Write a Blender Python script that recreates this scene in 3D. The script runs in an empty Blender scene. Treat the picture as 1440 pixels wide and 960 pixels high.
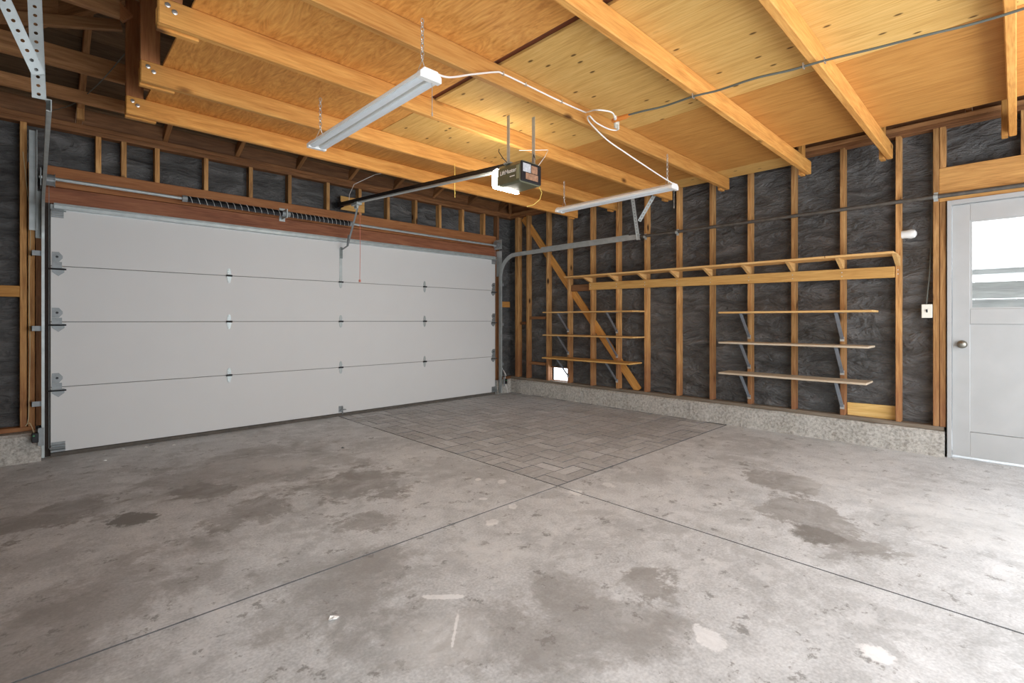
import bpy, bmesh, math, random
from mathutils import Matrix, Vector, noise
random.seed(7)
S = bpy.context.scene
COL = S.collection

# ------------------------------------------------------------------ camera, light, exposure
ANG = math.radians(45.82); FPX = 690.0; CAMH = 1.116; VH = 450.0
cd = bpy.data.cameras.new('camera'); cam = bpy.data.objects.new('camera', cd); COL.objects.link(cam)
cd.sensor_width = 36.0; cd.lens = FPX / 1440 * 36; cd.shift_y = -(480 - VH) / 1440
cd.clip_start = 0.02; cd.clip_end = 200
cam.location = (0, 0, CAMH); cam.rotation_euler = (math.pi / 2, 0, ANG - math.pi / 2)
S.camera = cam

WORLD = 3.9
w = bpy.data.worlds.new('overcast'); S.world = w; w.use_nodes = True
w.node_tree.nodes['Background'].inputs[0].default_value = (0.92, 0.98, 1.05, 1)
w.node_tree.nodes['Background'].inputs[1].default_value = WORLD

S.view_settings.view_transform = 'Standard'; S.view_settings.look = 'None'
S.view_settings.gamma = 1.0; S.view_settings.use_curve_mapping = False
S.view_settings.exposure = 0.68
S.cycles.use_denoising = True
S.cycles.max_bounces = 10; S.cycles.diffuse_bounces = 6

def portal(name, loc, rot, sx, sy):
    l = bpy.data.lights.new(name, 'AREA'); l.shape = 'RECTANGLE'; l.size = sx; l.size_y = sy
    l.cycles.is_portal = True
    o = bpy.data.objects.new(name, l); COL.objects.link(o); o.location = loc; o.rotation_euler = rot
    return o

# the room, in metres; the camera stands over the origin
XR = 5.333      # front of the right wall's studs
XP = 5.422      # building paper of the right wall
YD = 5.475      # inner face of the garage door
YF = 5.525      # front of the door wall's framing
YP = 5.614      # building paper of the door wall
XL = -0.95      # left wall
YB = -1.35      # back wall
BX0, BX1, BZ = 0.2, 4.9, 2.25      # wide unseen doorway, added to the back wall to let sky light in
DY0, DY1 = -0.452, 0.366           # entry door

portal('added_doorway_portal', ((BX0 + BX1) / 2, YB - 0.06, BZ / 2), (math.pi / 2, 0, 0), BX1 - BX0, BZ)
portal('door_glass_portal', (XP + 0.12, -0.05, 1.55), (0, math.pi / 2, 0), 0.72, 0.66)
portal('added_window_portal', (XL - 0.14, 1.5, 1.55), (0, -math.pi / 2, 0), 1.0, 1.7)

# ------------------------------------------------------------------ helpers
def ray(u, v):
    a = (u - 720) / FPX; b = (VH - v) / FPX
    return Vector((math.cos(ANG) + a * math.sin(ANG), math.sin(ANG) - a * math.cos(ANG), b))
def onz(u, v, z=0.0):
    d = ray(u, v); return d * ((z - CAMH) / d.z) + Vector((0, 0, CAMH))
def onx(u, v, x):
    d = ray(u, v); return d * (x / d.x) + Vector((0, 0, CAMH))
def ony(u, v, y):
    d = ray(u, v); return d * (y / d.y) + Vector((0, 0, CAMH))

WM = {}
def put(o, parent, world):
    COL.objects.link(o) if o.name not in COL.objects else None
    WM[o] = world
    if parent is not None:
        o.parent = parent; o.matrix_basis = WM[parent].inverted() @ world
    else:
        o.matrix_basis = world
    return o
def tag(o, label=None, cat=None, group=None, kind=None):
    if label: o['label'] = label
    if cat: o['category'] = cat
    if group: o['group'] = group
    if kind: o['kind'] = kind
    return o
def empty(name, loc=(0, 0, 0), label=None, cat=None, group=None, kind=None):
    o = bpy.data.objects.new(name, None); o.empty_display_size = 0.1
    put(o, None, Matrix.Translation(Vector(loc)))
    return tag(o, label, cat, group, kind)

class MB:
    def __init__(s): s.v = []; s.f = []; s.m = []
    def add(s, vs, fs, mi=0):
        b = len(s.v); s.v += [Vector(q) for q in vs]
        for q in fs: s.f.append([b + i for i in q]); s.m.append(mi)
        return s
    def box(s, a, b, mi=0):
        (x0, y0, z0), (x1, y1, z1) = a, b
        x0, x1 = min(x0, x1), max(x0, x1); y0, y1 = min(y0, y1), max(y0, y1); z0, z1 = min(z0, z1), max(z0, z1)
        return s.add([(x0, y0, z0), (x1, y0, z0), (x1, y1, z0), (x0, y1, z0), (x0, y0, z1), (x1, y0, z1), (x1, y1, z1), (x0, y1, z1)],
                     [(0, 3, 2, 1), (4, 5, 6, 7), (0, 1, 5, 4), (1, 2, 6, 5), (2, 3, 7, 6), (3, 0, 4, 7)], mi)
    def prism(s, poly, d, mi=0):          # poly: list of 3-D points (CCW seen against d), extruded by d
        n = len(poly); d = Vector(d); p = [Vector(q) for q in poly]
        fs = [tuple(reversed(range(n))), tuple(range(n, 2 * n))]
        for i in range(n): fs.append((i, (i + 1) % n, n + (i + 1) % n, n + i))
        return s.add(p + [q + d for q in p], fs, mi)
    def tube(s, pts, r, seg=8, cap=True, mi=0):
        pts = [Vector(p) for p in pts]; n = len(pts); rs = r if isinstance(r, (list, tuple)) else [r] * n
        t0 = (pts[1] - pts[0]).normalized()
        u = t0.orthogonal().normalized(); vs = []
        for i, p in enumerate(pts):
            t = (pts[min(i + 1, n - 1)] - pts[max(i - 1, 0)]).normalized()
            u = (u - t * u.dot(t)).normalized(); w_ = t.cross(u)
            for k in range(seg):
                a = 2 * math.pi * k / seg; vs.append(p + (u * math.cos(a) + w_ * math.sin(a)) * rs[i])
        fs = [(i * seg + k, i * seg + (k + 1) % seg, (i + 1) * seg + (k + 1) % seg, (i + 1) * seg + k) for i in range(n - 1) for k in range(seg)]
        if cap: fs += [tuple(reversed(range(seg))), tuple(range((n - 1) * seg, n * seg))]
        return s.add(vs, fs, mi)
    def sweep(s, prof, pts, ups, close=True, mi=0):   # prof (a,b): a along side, b along up
        n = len(prof); vs = []
        pts = [Vector(p) for p in pts]
        for i, p in enumerate(pts):
            t = (pts[min(i + 1, len(pts) - 1)] - pts[max(i - 1, 0)]).normalized(); up = Vector(ups[i]); sd = t.cross(up).normalized()
            vs += [p + sd * a + up * b for a, b in prof]
        fs = [(i * n + k, i * n + (k + 1) % n, (i + 1) * n + (k + 1) % n, (i + 1) * n + k) for i in range(len(pts) - 1) for k in range(n if close else n - 1)]
        if close: fs += [tuple(reversed(range(n))), tuple(range((len(pts) - 1) * n, len(pts) * n))]
        return s.add(vs, fs, mi)
    def build(s, name, mats, parent=None, smooth=False, bevel=0.0, **tags):
        c = Vector((sum((min(q[k] for q in s.v), max(q[k] for q in s.v))) / 2 for k in range(3)))
        me = bpy.data.meshes.new(name)
        me.from_pydata([tuple(q - c) for q in s.v], [], s.f)
        for m in (mats if isinstance(mats, (list, tuple)) else [mats]): me.materials.append(M[m])
        for p, mi in zip(me.polygons, s.m): p.material_index = mi; p.use_smooth = smooth
        bm = bmesh.new(); bm.from_mesh(me); bmesh.ops.recalc_face_normals(bm, faces=bm.faces); bm.to_mesh(me); bm.free()
        o = bpy.data.objects.new(name, me)
        if bevel:
            md = o.modifiers.new('bevel', 'BEVEL'); md.width = bevel; md.segments = 2; md.limit_method = 'ANGLE'
        if smooth:
            try: me.set_sharp_from_angle(angle=math.radians(40))
            except Exception: pass
        put(o, parent, Matrix.Translation(c)); tag(o, **tags)
        return o

def frame_mat(p0, p1, up):
    x = (p1 - p0).normalized(); up = Vector(up); y = up.cross(x).normalized(); z = x.cross(y)
    return Matrix((x, y, z)).transposed().to_4x4()
def board(name, p0, p1, wid, thk, mat, parent=None, up=(0, 0, 1), bevel=0.003, **tags):
    """straight timber from p0 to p1 along its own X axis, wid along up, thk across"""
    p0 = Vector(p0); p1 = Vector(p1); L = (p1 - p0).length
    m = MB().box((-L / 2, -thk / 2, -wid / 2), (L / 2, thk / 2, wid / 2))
    me = bpy.data.meshes.new(name); me.from_pydata([tuple(q) for q in m.v], [], m.f); me.materials.append(M[mat])
    if bevel:
        bm = bmesh.new(); bm.from_mesh(me); bmesh.ops.bevel(bm, geom=bm.edges[:], offset=bevel, segments=1, affect='EDGES'); bm.to_mesh(me); bm.free()
    o = bpy.data.objects.new(name, me)
    put(o, parent, Matrix.Translation((p0 + p1) / 2) @ frame_mat(p0, p1, up)); tag(o, **tags)
    return o

# ------------------------------------------------------------------ materials
M = {}
def nt(name):
    m = bpy.data.materials.new(name); m.use_nodes = True; M[name] = m
    t = m.node_tree; t.nodes.clear(); out = t.nodes.new('ShaderNodeOutputMaterial'); b = t.nodes.new('ShaderNodeBsdfPrincipled')
    t.links.new(b.outputs[0], out.inputs[0]); return m, t, b
def nd(t, kind, **kw):
    n = t.nodes.new('ShaderNode' + kind)
    for k, v in kw.items():
        if k.startswith('_'):
            key = k[1:]; key = int(key) if key.isdigit() else key.replace('_', ' ')
            n.inputs[key].default_value = v
        else: setattr(n, k, v)
    return n
def ramp(t, fac, stops):
    r = t.nodes.new('ShaderNodeValToRGB'); e = r.color_ramp.elements
    while len(e) < len(stops): e.new(0.5)
    for el, (p, c) in zip(e, stops): el.position = p; el.color = (*c, 1) if len(c) == 3 else c
    t.links.new(fac, r.inputs[0]); return r
def mixc(t, fac, a, b, mode='MIX'):
    n = t.nodes.new('ShaderNodeMix'); n.data_type = 'RGBA'; n.blend_type = mode
    for i, x in ((0, fac), (6, a), (7, b)):
        if hasattr(x, 'is_linked') or hasattr(x, 'links'): t.links.new(x, n.inputs[i])
        elif isinstance(x, (int, float)): n.inputs[i].default_value = x
        else: n.inputs[i].default_value = (*x, 1)
    return n.outputs[2]
def bump(t, b, h, strength, dist=0.01):
    n = nd(t, 'Bump', _Strength=strength, _Distance=dist); t.links.new(h, n.inputs['Height']); t.links.new(n.outputs[0], b.inputs['Normal'])
def srgb(r, g, b): return tuple((c / 255 / 12.92 if c / 255 <= 0.04045 else ((c / 255 + 0.055) / 1.055) ** 2.4) for c in (r, g, b))

def plain(name, col, rough=0.5, metal=0.0, var=0.0, vscale=30, spec=0.5, bumpy=0.0):
    m, t, b = nt(name); b.inputs['Roughness'].default_value = rough; b.inputs['Metallic'].default_value = metal
    b.inputs['Specular IOR Level'].default_value = spec
    tc = nd(t, 'TexCoord'); n = nd(t, 'TexNoise', _Scale=vscale, _Detail=5.0); t.links.new(tc.outputs['Object'], n.inputs['Vector'])
    lo = tuple(c * (1 - var) for c in col); hi = tuple(min(1, c * (1 + var)) for c in col)
    t.links.new(ramp(t, n.outputs[0], [(0.3, lo), (0.7, hi)]).outputs[0], b.inputs['Base Color'])
    if bumpy: bump(t, b, n.outputs[0], bumpy, 0.004)
    return m

def wood(name, dark, mid, light, rough=0.65, rand=0.35, grain=9.0, stain=None, figure=0.0, knots=0.0, flat=False):
    """timber: grain along the object's own X, tone different from piece to piece"""
    m, t, b = nt(name); b.inputs['Roughness'].default_value = rough; b.inputs['Specular IOR Level'].default_value = 0.25
    tc = nd(t, 'TexCoord'); oi = nd(t, 'ObjectInfo')
    off = nd(t, 'VectorMath', operation='MULTIPLY_ADD'); off.inputs[1].default_value = (37, 11, 23)
    t.links.new(oi.outputs['Random'], off.inputs[0]); t.links.new(tc.outputs['Object'], off.inputs[2])
    mp = nd(t, 'Mapping'); mp.inputs['Scale'].default_value = (0.9, grain, grain); t.links.new(off.outputs[0], mp.inputs['Vector'])
    n1 = nd(t, 'TexNoise', _Scale=2.2, _Detail=6.0, _Roughness=0.6, _Distortion=1.2 + figure); t.links.new(mp.outputs[0], n1.inputs['Vector'])
    mp2 = nd(t, 'Mapping'); mp2.inputs['Scale'].default_value = (3.0, grain * 6, grain * 6); t.links.new(off.outputs[0], mp2.inputs['Vector'])
    n2 = nd(t, 'TexNoise', _Scale=2.5, _Detail=4.0); t.links.new(mp2.outputs[0], n2.inputs['Vector'])
    c = ramp(t, n1.outputs[0], [(0.28, dark), (0.5, mid), (0.72, light)]).outputs[0]
    c = mixc(t, 0.35, c, ramp(t, n2.outputs[0], [(0.35, tuple(x * 0.72 for x in mid)), (0.65, light)]).outputs[0])
    r = ramp(t, oi.outputs['Random'], [(0.0, (1 - rand,) * 3), (0.5, (1, 1, 1)), (1.0, (1 + rand * 0.45, 1 + rand * 0.35, 1 + rand * 0.2))])
    c = mixc(t, 1.0, c, r.outputs[0], 'MULTIPLY')
    if knots:
        mk = nd(t, 'Mapping'); mk.inputs['Scale'].default_value = (1.7, 3.4, 3.4); t.links.new(off.outputs[0], mk.inputs['Vector'])
        vo = nd(t, 'TexVoronoi', voronoi_dimensions='2D' if flat else '3D', _Scale=knots); t.links.new(mk.outputs[0], vo.inputs['Vector'])
        k = ramp(t, vo.outputs['Distance'], [(0.045, (1, 1, 1)), (0.085, (0, 0, 0))] if flat else [(0.06, (1, 1, 1)), (0.14, (0, 0, 0))]).outputs[0]
        if flat: k = mixc(t, 1.0, k, ramp(t, vo.outputs['Color'], [(0.49, (0, 0, 0)), (0.5, (1, 1, 1))]).outputs[0], 'MULTIPLY')
        c = mixc(t, k, c, tuple(x * 0.28 for x in dark))
    if stain:
        ge = nd(t, 'NewGeometry'); sx = nd(t, 'SeparateXYZ'); t.links.new(ge.outputs['Position'], sx.inputs[0])
        ns = nd(t, 'TexNoise', _Scale=3.0, _Detail=3.0); t.links.new(ge.outputs['Position'], ns.inputs['Vector'])
        ad = nd(t, 'Math', operation='MULTIPLY_ADD', _1=1.5); t.links.new(ns.outputs[0], ad.inputs[0]); t.links.new(sx.outputs['Z'], ad.inputs[2])
        mr = nd(t, 'MapRange'); mr.inputs['From Min'].default_value = 1.75; mr.inputs['From Max'].default_value = 0.9; t.links.new(ad.outputs[0], mr.inputs['Value'])
        mu = nd(t, 'Math', operation='MULTIPLY', _1=0.7); t.links.new(mr.outputs[0], mu.inputs[0])
        c = mixc(t, mu.outputs[0], c, stain)
    t.links.new(c, b.inputs['Base Color']); bump(t, b, n2.outputs[0], 0.18, 0.003)
    return m

wood('stud_wood', srgb(116, 74, 40), srgb(184, 132, 78), srgb(224, 178, 118), rand=0.36, stain=srgb(128, 78, 58), knots=1.5)
wood('old_wood', srgb(88, 58, 38), srgb(130, 88, 56), srgb(160, 116, 78), rand=0.3)
wood('dusty_sill', srgb(96, 82, 68), srgb(126, 112, 96), srgb(150, 138, 122), rand=0.1)
wood('roof_wood', srgb(112, 74, 46), srgb(158, 112, 72), srgb(190, 144, 98), rand=0.4)
wood('roof_board', srgb(84, 66, 50), srgb(116, 92, 68), srgb(144, 118, 88), rand=0.4)
wood('header_wood', srgb(104, 58, 40), srgb(138, 84, 58), srgb(164, 110, 78), rand=0.15)
wood('header_board', srgb(132, 78, 46), srgb(168, 108, 66), srgb(190, 132, 84), rand=0.1)
wood('door_header_wood', srgb(160, 108, 56), srgb(200, 146, 84), srgb(216, 166, 100), rand=0.1, figure=1.5)
wood('joist_wood', srgb(176, 112, 52), srgb(208, 146, 74), srgb(226, 172, 98), rand=0.28, knots=1.3)
wood('shelf_wood', srgb(196, 146, 84), srgb(222, 176, 112), srgb(236, 196, 136), rand=0.12)
wood('pale_shelf_wood', srgb(178, 156, 128), srgb(204, 186, 160), srgb(220, 206, 184), rand=0.08)
wood('ledger_wood', srgb(184, 132, 70), srgb(212, 162, 92), srgb(226, 182, 112), rand=0.1)
wood('patch_wood', srgb(206, 156, 84), srgb(230, 186, 110), srgb(240, 206, 140), rand=0.0)
wood('brown_strip', srgb(84, 42, 26), srgb(108, 58, 36), srgb(124, 72, 46), rand=0.0)
wood('ply_orange', srgb(178, 108, 46), srgb(218, 150, 74), srgb(234, 176, 98), rand=0.08, grain=3.4, figure=7.0)
wood('ply_yellow', srgb(192, 142, 72), srgb(216, 170, 96), srgb(228, 188, 118), rand=0.06, grain=8.0, figure=0.5, knots=2.2, flat=True)
wood('ply_tan', srgb(172, 112, 50), srgb(200, 140, 70), srgb(214, 160, 88), rand=0.08, grain=9.0, figure=0.4)
wood('fence_wood', srgb(132, 130, 128), srgb(160, 158, 156), srgb(180, 178, 174), rand=0.1)
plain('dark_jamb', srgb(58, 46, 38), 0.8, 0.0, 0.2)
plain('wire_pale', srgb(196, 182, 146), 0.6)
plain('galvanised', srgb(176, 182, 180), 0.42, 0.35, 0.12, 14)
plain('dull_steel', srgb(140, 144, 144), 0.5, 0.4, 0.15, 20)
plain('bracket_steel', srgb(150, 158, 168), 0.45, 0.5, 0.1, 20)
plain('black_metal', srgb(34, 34, 36), 0.45, 0.4, 0.2, 20)
plain('black_pipe', srgb(92, 87, 80), 0.6, 0.2, 0.25, 25)
plain('door_white', srgb(214, 213, 210), 0.5, 0.0, 0.012, 3.0, 0.35)
plain('seam_dark', srgb(90, 88, 84), 0.8, 0.0, 0.1)
plain('rubber', srgb(92, 86, 78), 0.8, 0.0, 0.15)
plain('entry_white', srgb(176, 176, 174), 0.45, 0.0, 0.04, 6.0, 0.4)
plain('white_enamel', srgb(236, 236, 232), 0.35, 0.0, 0.02)
plain('lens_off', srgb(232, 238, 242), 0.3, 0.0, 0.02)
plain('white_plastic', srgb(232, 228, 214), 0.4, 0.0, 0.02)
plain('white_cord', srgb(236, 232, 226), 0.5)
plain('grey_cord', srgb(92, 96, 88), 0.5)
plain('orange_plug', srgb(230, 140, 60), 0.5)
plain('yellow_cord', srgb(226, 196, 96), 0.6)
plain('red_cord', srgb(206, 120, 100), 0.6)
plain('olive_highlight', srgb(150, 152, 122), 0.35, 0.0, 0.05)
plain('olive_plastic', srgb(100, 100, 78), 0.4, 0.0, 0.08)
plain('dark_plastic', srgb(38, 40, 44), 0.25, 0.0, 0.1)
plain('sticker_grey', srgb(190, 192, 196), 0.5, 0.0, 0.2, 60)
plain('sticker_brown', srgb(156, 118, 92), 0.5, 0.0, 0.4, 45)
plain('white_print', srgb(246, 246, 242), 0.5)
plain('brass', srgb(140, 136, 126), 0.35, 0.9, 0.1)
plain('nail_steel', srgb(206, 204, 198), 0.35, 0.8, 0.05)
plain('green_led', srgb(60, 160, 90), 0.4)
plain('neighbour_white', srgb(206, 206, 204), 0.7, 0.0, 0.04, 3)

def glass(name, tint=(1, 1, 1)):
    m = bpy.data.materials.new(name); m.use_nodes = True; M[name] = m; t = m.node_tree; t.nodes.clear()
    out = t.nodes.new('ShaderNodeOutputMaterial'); tr = nd(t, 'BsdfTransparent', _Color=(*tint, 1)); g = nd(t, 'BsdfGlossy', _Roughness=0.03)
    lw = nd(t, 'Fresnel', _IOR=1.3); mx = t.nodes.new('ShaderNodeMixShader')
    t.links.new(lw.outputs[0], mx.inputs[0]); t.links.new(tr.outputs[0], mx.inputs[1]); t.links.new(g.outputs[0], mx.inputs[2]); t.links.new(mx.outputs[0], out.inputs[0])
glass('pane_glass', (0.96, 0.98, 0.97))

m, t, b = nt('lamp_lens'); b.inputs['Base Color'].default_value = (0.95, 0.95, 0.93, 1); b.inputs['Emission Color'].default_value = (1, 0.95, 0.86, 1); b.inputs['Emission Strength'].default_value = 45.0

# building paper: black, wrinkled, horizontal laps
m, t, b = nt('building_paper'); b.inputs['Roughness'].default_value = 0.55; b.inputs['Specular IOR Level'].default_value = 0.45
ge = nd(t, 'NewGeometry'); mp = nd(t, 'Mapping'); mp.inputs['Scale'].default_value = (1, 1, 2.6); t.links.new(ge.outputs['Position'], mp.inputs['Vector'])
n1 = nd(t, 'TexNoise', _Scale=3.0, _Detail=7.0, _Roughness=0.62, _Distortion=0.9); t.links.new(mp.outputs[0], n1.inputs['Vector'])
n2 = nd(t, 'TexNoise', _Scale=14.0, _Detail=4.0, _Distortion=0.5); t.links.new(mp.outputs[0], n2.inputs['Vector'])
c = ramp(t, n1.outputs[0], [(0.3, srgb(76, 75, 73)), (0.55, srgb(108, 107, 105)), (0.75, srgb(140, 138, 136))]).outputs[0]
t.links.new(c, b.inputs['Base Color'])
sm = nd(t, 'Math', operation='MULTIPLY_ADD', _1=0.3); t.links.new(n2.outputs[0], sm.inputs[0]); t.links.new(n1.outputs[0], sm.inputs[2])
bump(t, b, sm.outputs[0], 1.0, 0.14)

# rough aggregate concrete of the curb
m, t, b = nt('curb_concrete'); b.inputs['Roughness'].default_value = 0.9; b.inputs['Specular IOR Level'].default_value = 0.2
ge = nd(t, 'NewGeometry')
n1 = nd(t, 'TexNoise', _Scale=4.0, _Detail=5.0); n2 = nd(t, 'TexNoise', _Scale=42.0, _Detail=6.0, _Roughness=0.7); vo = nd(t, 'TexVoronoi', _Scale=55.0)
for n in (n1, n2, vo): t.links.new(ge.outputs['Position'], n.inputs['Vector'])
c = ramp(t, n1.outputs[0], [(0.3, srgb(168, 163, 154)), (0.7, srgb(206, 202, 194))]).outputs[0]
c = mixc(t, 0.55, c, ramp(t, n2.outputs[0], [(0.36, srgb(96, 91, 84)), (0.5, srgb(172, 167, 158)), (0.66, srgb(214, 210, 202))]).outputs[0])
t.links.new(c, b.inputs['Base Color']); bump(t, b, n2.outputs[0], 0.6, 0.01)

# floor concrete with oil stains, pale patches and paint spots that have their own places
def floor_mat(name, tone=1.0, stains=True):
    m, t, b = nt(name); b.inputs['Specular IOR Level'].default_value = 0.35
    ge = nd(t, 'NewGeometry'); P_ = ge.outputs['Position']
    n1 = nd(t, 'TexNoise', _Scale=0.9, _Detail=6.0, _Roughness=0.62, _Distortion=0.6); n2 = nd(t, 'TexNoise', _Scale=6.0, _Detail=8.0, _Roughness=0.68, _Distortion=0.5)
    n3 = nd(t, 'TexNoise', _Scale=90.0, _Detail=3.0); nw = nd(t, 'TexNoise', _Scale=2.6, _Detail=9.0, _Roughness=0.72, _Distortion=0.3)
    for n in (n1, n2, n3, nw): t.links.new(P_, n.inputs['Vector'])
    k = tone * 1.6
    c = ramp(t, n1.outputs[0], [(0.3, tuple(x * k for x in srgb(140, 139, 137))), (0.5, tuple(x * k for x in srgb(162, 162, 160))), (0.7, tuple(x * k for x in srgb(180, 180, 178)))]).outputs[0]
    c = mixc(t, 0.5, c, ramp(t, n2.outputs[0], [(0.32, tuple(x * k for x in srgb(117, 117, 115))), (0.5, tuple(x * k for x in srgb(162, 162, 160))), (0.68, tuple(x * k for x in srgb(188, 188, 186)))]).outputs[0])
    c = mixc(t, 0.22, c, ramp(t, n3.outputs[0], [(0.35, tuple(x * k for x in srgb(118, 116, 112))), (0.65, tuple(x * k for x in srgb(196, 194, 190)))]).outputs[0])
    if stains:
        n5 = nd(t, 'TexNoise', _Scale=1.5, _Detail=11.0, _Roughness=0.74, _Distortion=0.25); n6 = nd(t, 'TexNoise', _Scale=9.0, _Detail=9.0, _Roughness=0.75); n7 = nd(t, 'TexNoise', _Scale=3.4, _Detail=10.0, _Roughness=0.74)
        for n in (n5, n6, n7): t.links.new(P_, n.inputs['Vector'])
        c = mixc(t, ramp(t, n5.outputs[0], [(0.51, (0, 0, 0)), (0.545, (0.32,) * 3), (0.66, (0.6,) * 3)]).outputs[0], c, srgb(156, 155, 151))
        c = mixc(t, ramp(t, n7.outputs[0], [(0.40, (0.45,) * 3), (0.45, (0, 0, 0))]).outputs[0], c, srgb(220, 219, 216))
        c = mixc(t, ramp(t, n6.outputs[0], [(0.58, (0, 0, 0)), (0.62, (0.7,) * 3)]).outputs[0], c, srgb(124, 121, 116))
        def blob(c, u0, v0, u1, v1, col, amt, edge=0.35, wob=1.3, patchy=1.0):
            um, vm = (u0 + u1) / 2, (v0 + v1) / 2
            p = onz(um, vm); a = onz(u1, vm) - onz(u0, vm); f = onz(um, v0) - onz(um, v1)
            mp = nd(t, 'Mapping', vector_type='TEXTURE')
            mp.inputs['Location'].default_value = (p.x, p.y, 0); mp.inputs['Rotation'].default_value = (0, 0, math.atan2(a.y, a.x))
            mp.inputs['Scale'].default_value = (a.length / 2, f.length / 2, 1); t.links.new(P_, mp.inputs['Vector'])
            ln = nd(t, 'VectorMath', operation='LENGTH'); t.links.new(mp.outputs[0], ln.inputs[0])
            ad = nd(t, 'Math', operation='MULTIPLY_ADD', _1=wob); t.links.new(nw.outputs[0] if f.length > 0.25 else n6.outputs[0], ad.inputs[0]); t.links.new(ln.outputs['Value'], ad.inputs[2])
            mr = nd(t, 'MapRange'); mr.inputs['From Min'].default_value = 1.0 + wob * 0.5; mr.inputs['From Max'].default_value = 1.0 + wob * 0.5 - edge
            mr.inputs['To Max'].default_value = amt; t.links.new(ad.outputs[0], mr.inputs['Value'])
            pt = nd(t, 'MapRange'); pt.inputs['From Min'].default_value = 0.30; pt.inputs['From Max'].default_value = 0.55; pt.inputs['To Min'].default_value = patchy
            t.links.new(n2.outputs[0], pt.inputs['Value']); mu = nd(t, 'Math', operation='MULTIPLY'); t.links.new(mr.outputs[0], mu.inputs[0]); t.links.new(pt.outputs[0], mu.inputs[1])
            return mixc(t, mu.outputs[0], c, col)
        dk = srgb(136, 131, 124); dk2 = srgb(116, 111, 104); lt = srgb(218, 216, 211); wh = srgb(240, 238, 234)
        for q in [(200, 622, 520, 690), (300, 700, 410, 736), (430, 655, 570, 712), (470, 722, 570, 746), (0, 704, 140, 750), (1090, 690, 1200, 765), (1040, 655, 1130, 690),
                  (250, 680, 330, 700), (660, 800, 960, 960), (380, 760, 620, 900), (860, 800, 960, 850), (-60, 780, 240, 960)]:
            big = (q[2] - q[0]) > 230
            c = blob(c, *q, dk, 0.6 if big else 0.75, 0.45 if big else 0.22, 4.5, 0.25)
        c = blob(c, 152, 721, 218, 739, dk2, 0.9, 0.2, 2.6)
        c = blob(c, 1110, 735, 1180, 762, dk2, 0.7, 0.3, 4.0)
        for q in [(945, 653, 990, 674), (1240, 640, 1290, 662), (560, 860, 700, 930), (1200, 650, 1440, 800), (300, 640, 470, 660), (600, 760, 760, 800)]:
            c = blob(c, *q, lt, 0.5, 0.6, 4.0, 0.3)
        for q in [(683, 730, 702, 740), (800, 688, 822, 697), (975, 880, 1015, 912), (1204, 905, 1252, 932), (848, 678, 864, 686), (637, 862, 643, 908), (590, 835, 665, 842), (668, 672, 676, 676), (700, 674, 712, 680), (672, 699, 686, 703), (714, 708, 728, 716)]:
            c = blob(c, *q, wh, 0.8, 0.25, 3.2, 0.5)
    c = mixc(t, 1.0, c, (1.03, 1.045, 1.075), 'MULTIPLY')
    t.links.new(c, b.inputs['Base Color'])
    t.links.new(ramp(t, n2.outputs[0], [(0.3, (0.42,) * 3), (0.7, (0.66,) * 3)]).outputs[0], b.inputs['Roughness'])
    hs = nd(t, 'Math', operation='MULTIPLY_ADD', _1=0.25); t.links.new(n3.outputs[0], hs.inputs[0]); t.links.new(n2.outputs[0], hs.inputs[2])
    bump(t, b, hs.outputs[0], 0.12, 0.01)
floor_mat('floor_concrete'); floor_mat('joint_dirt', 0.34, False)
# brick pavers, a slightly different grey from brick to brick
m, t, b = nt('paver'); b.inputs['Roughness'].default_value = 0.7; b.inputs['Specular IOR Level'].default_value = 0.3
ge = nd(t, 'NewGeometry'); oi = nd(t, 'ObjectInfo'); n1 = nd(t, 'TexNoise', _Scale=1.3, _Detail=5.0); n2 = nd(t, 'TexNoise', _Scale=30.0, _Detail=5.0)
for n in (n1, n2): t.links.new(ge.outputs['Position'], n.inputs['Vector'])
c = ramp(t, oi.outputs['Random'], [(0.0, srgb(158, 154, 149)), (0.6, srgb(184, 181, 177)), (0.85, srgb(198, 196, 192)), (1.0, srgb(226, 224, 220))]).outputs[0]
c = mixc(t, 0.45, c, ramp(t, n1.outputs[0], [(0.35, srgb(150, 148, 146)), (0.65, srgb(203, 202, 200))]).outputs[0])
c = mixc(t, 1.0, c, (1.05, 1.07, 1.10), 'MULTIPLY'); c = mixc(t, 0.35, c, ramp(t, n2.outputs[0], [(0.35, srgb(146, 144, 142)), (0.65, srgb(211, 210, 208))]).outputs[0])
t.links.new(c, b.inputs['Base Color']); bump(t, b, n2.outputs[0], 0.15, 0.006)

# ------------------------------------------------------------------ floor: slabs, joints, brick pavers
floor = MB().box((XL - 0.2, YB - 0.3, -0.16), (XP + 0.3, YP + 0.5, -0.045)).build('floor', 'joint_dirt', kind='structure')
JX, JY, G = 2.522, 2.155, 0.005
for (x0, y0, x1, y1) in [(XL - 0.2, JY + G, JX - G, YP + 0.5), (XL - 0.2, YB - 0.3, JX - G, JY - G), (JX + G, YB - 0.3, XP + 0.25, JY - G)]:
    sl = MB().box((x0, y0, -0.05), (x1, y1, 0.0)); sl.m = [1, 0, 1, 1, 1, 1]
    sl.build('concrete_slab', ['floor_concrete', 'joint_dirt'], floor)
PX0, PX1, PY0, PY1 = JX + G + 0.003, 5.30, JY + G + 0.003, 5.60
MB().box((PX0 - 0.004, PY0 - 0.02, -0.05), (XP + 0.2, YP + 0.4, -0.009)).build('paver_bed', 'joint_dirt', floor)
SQ = 0.2195; GAP = 0.007; bricks = []
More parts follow.
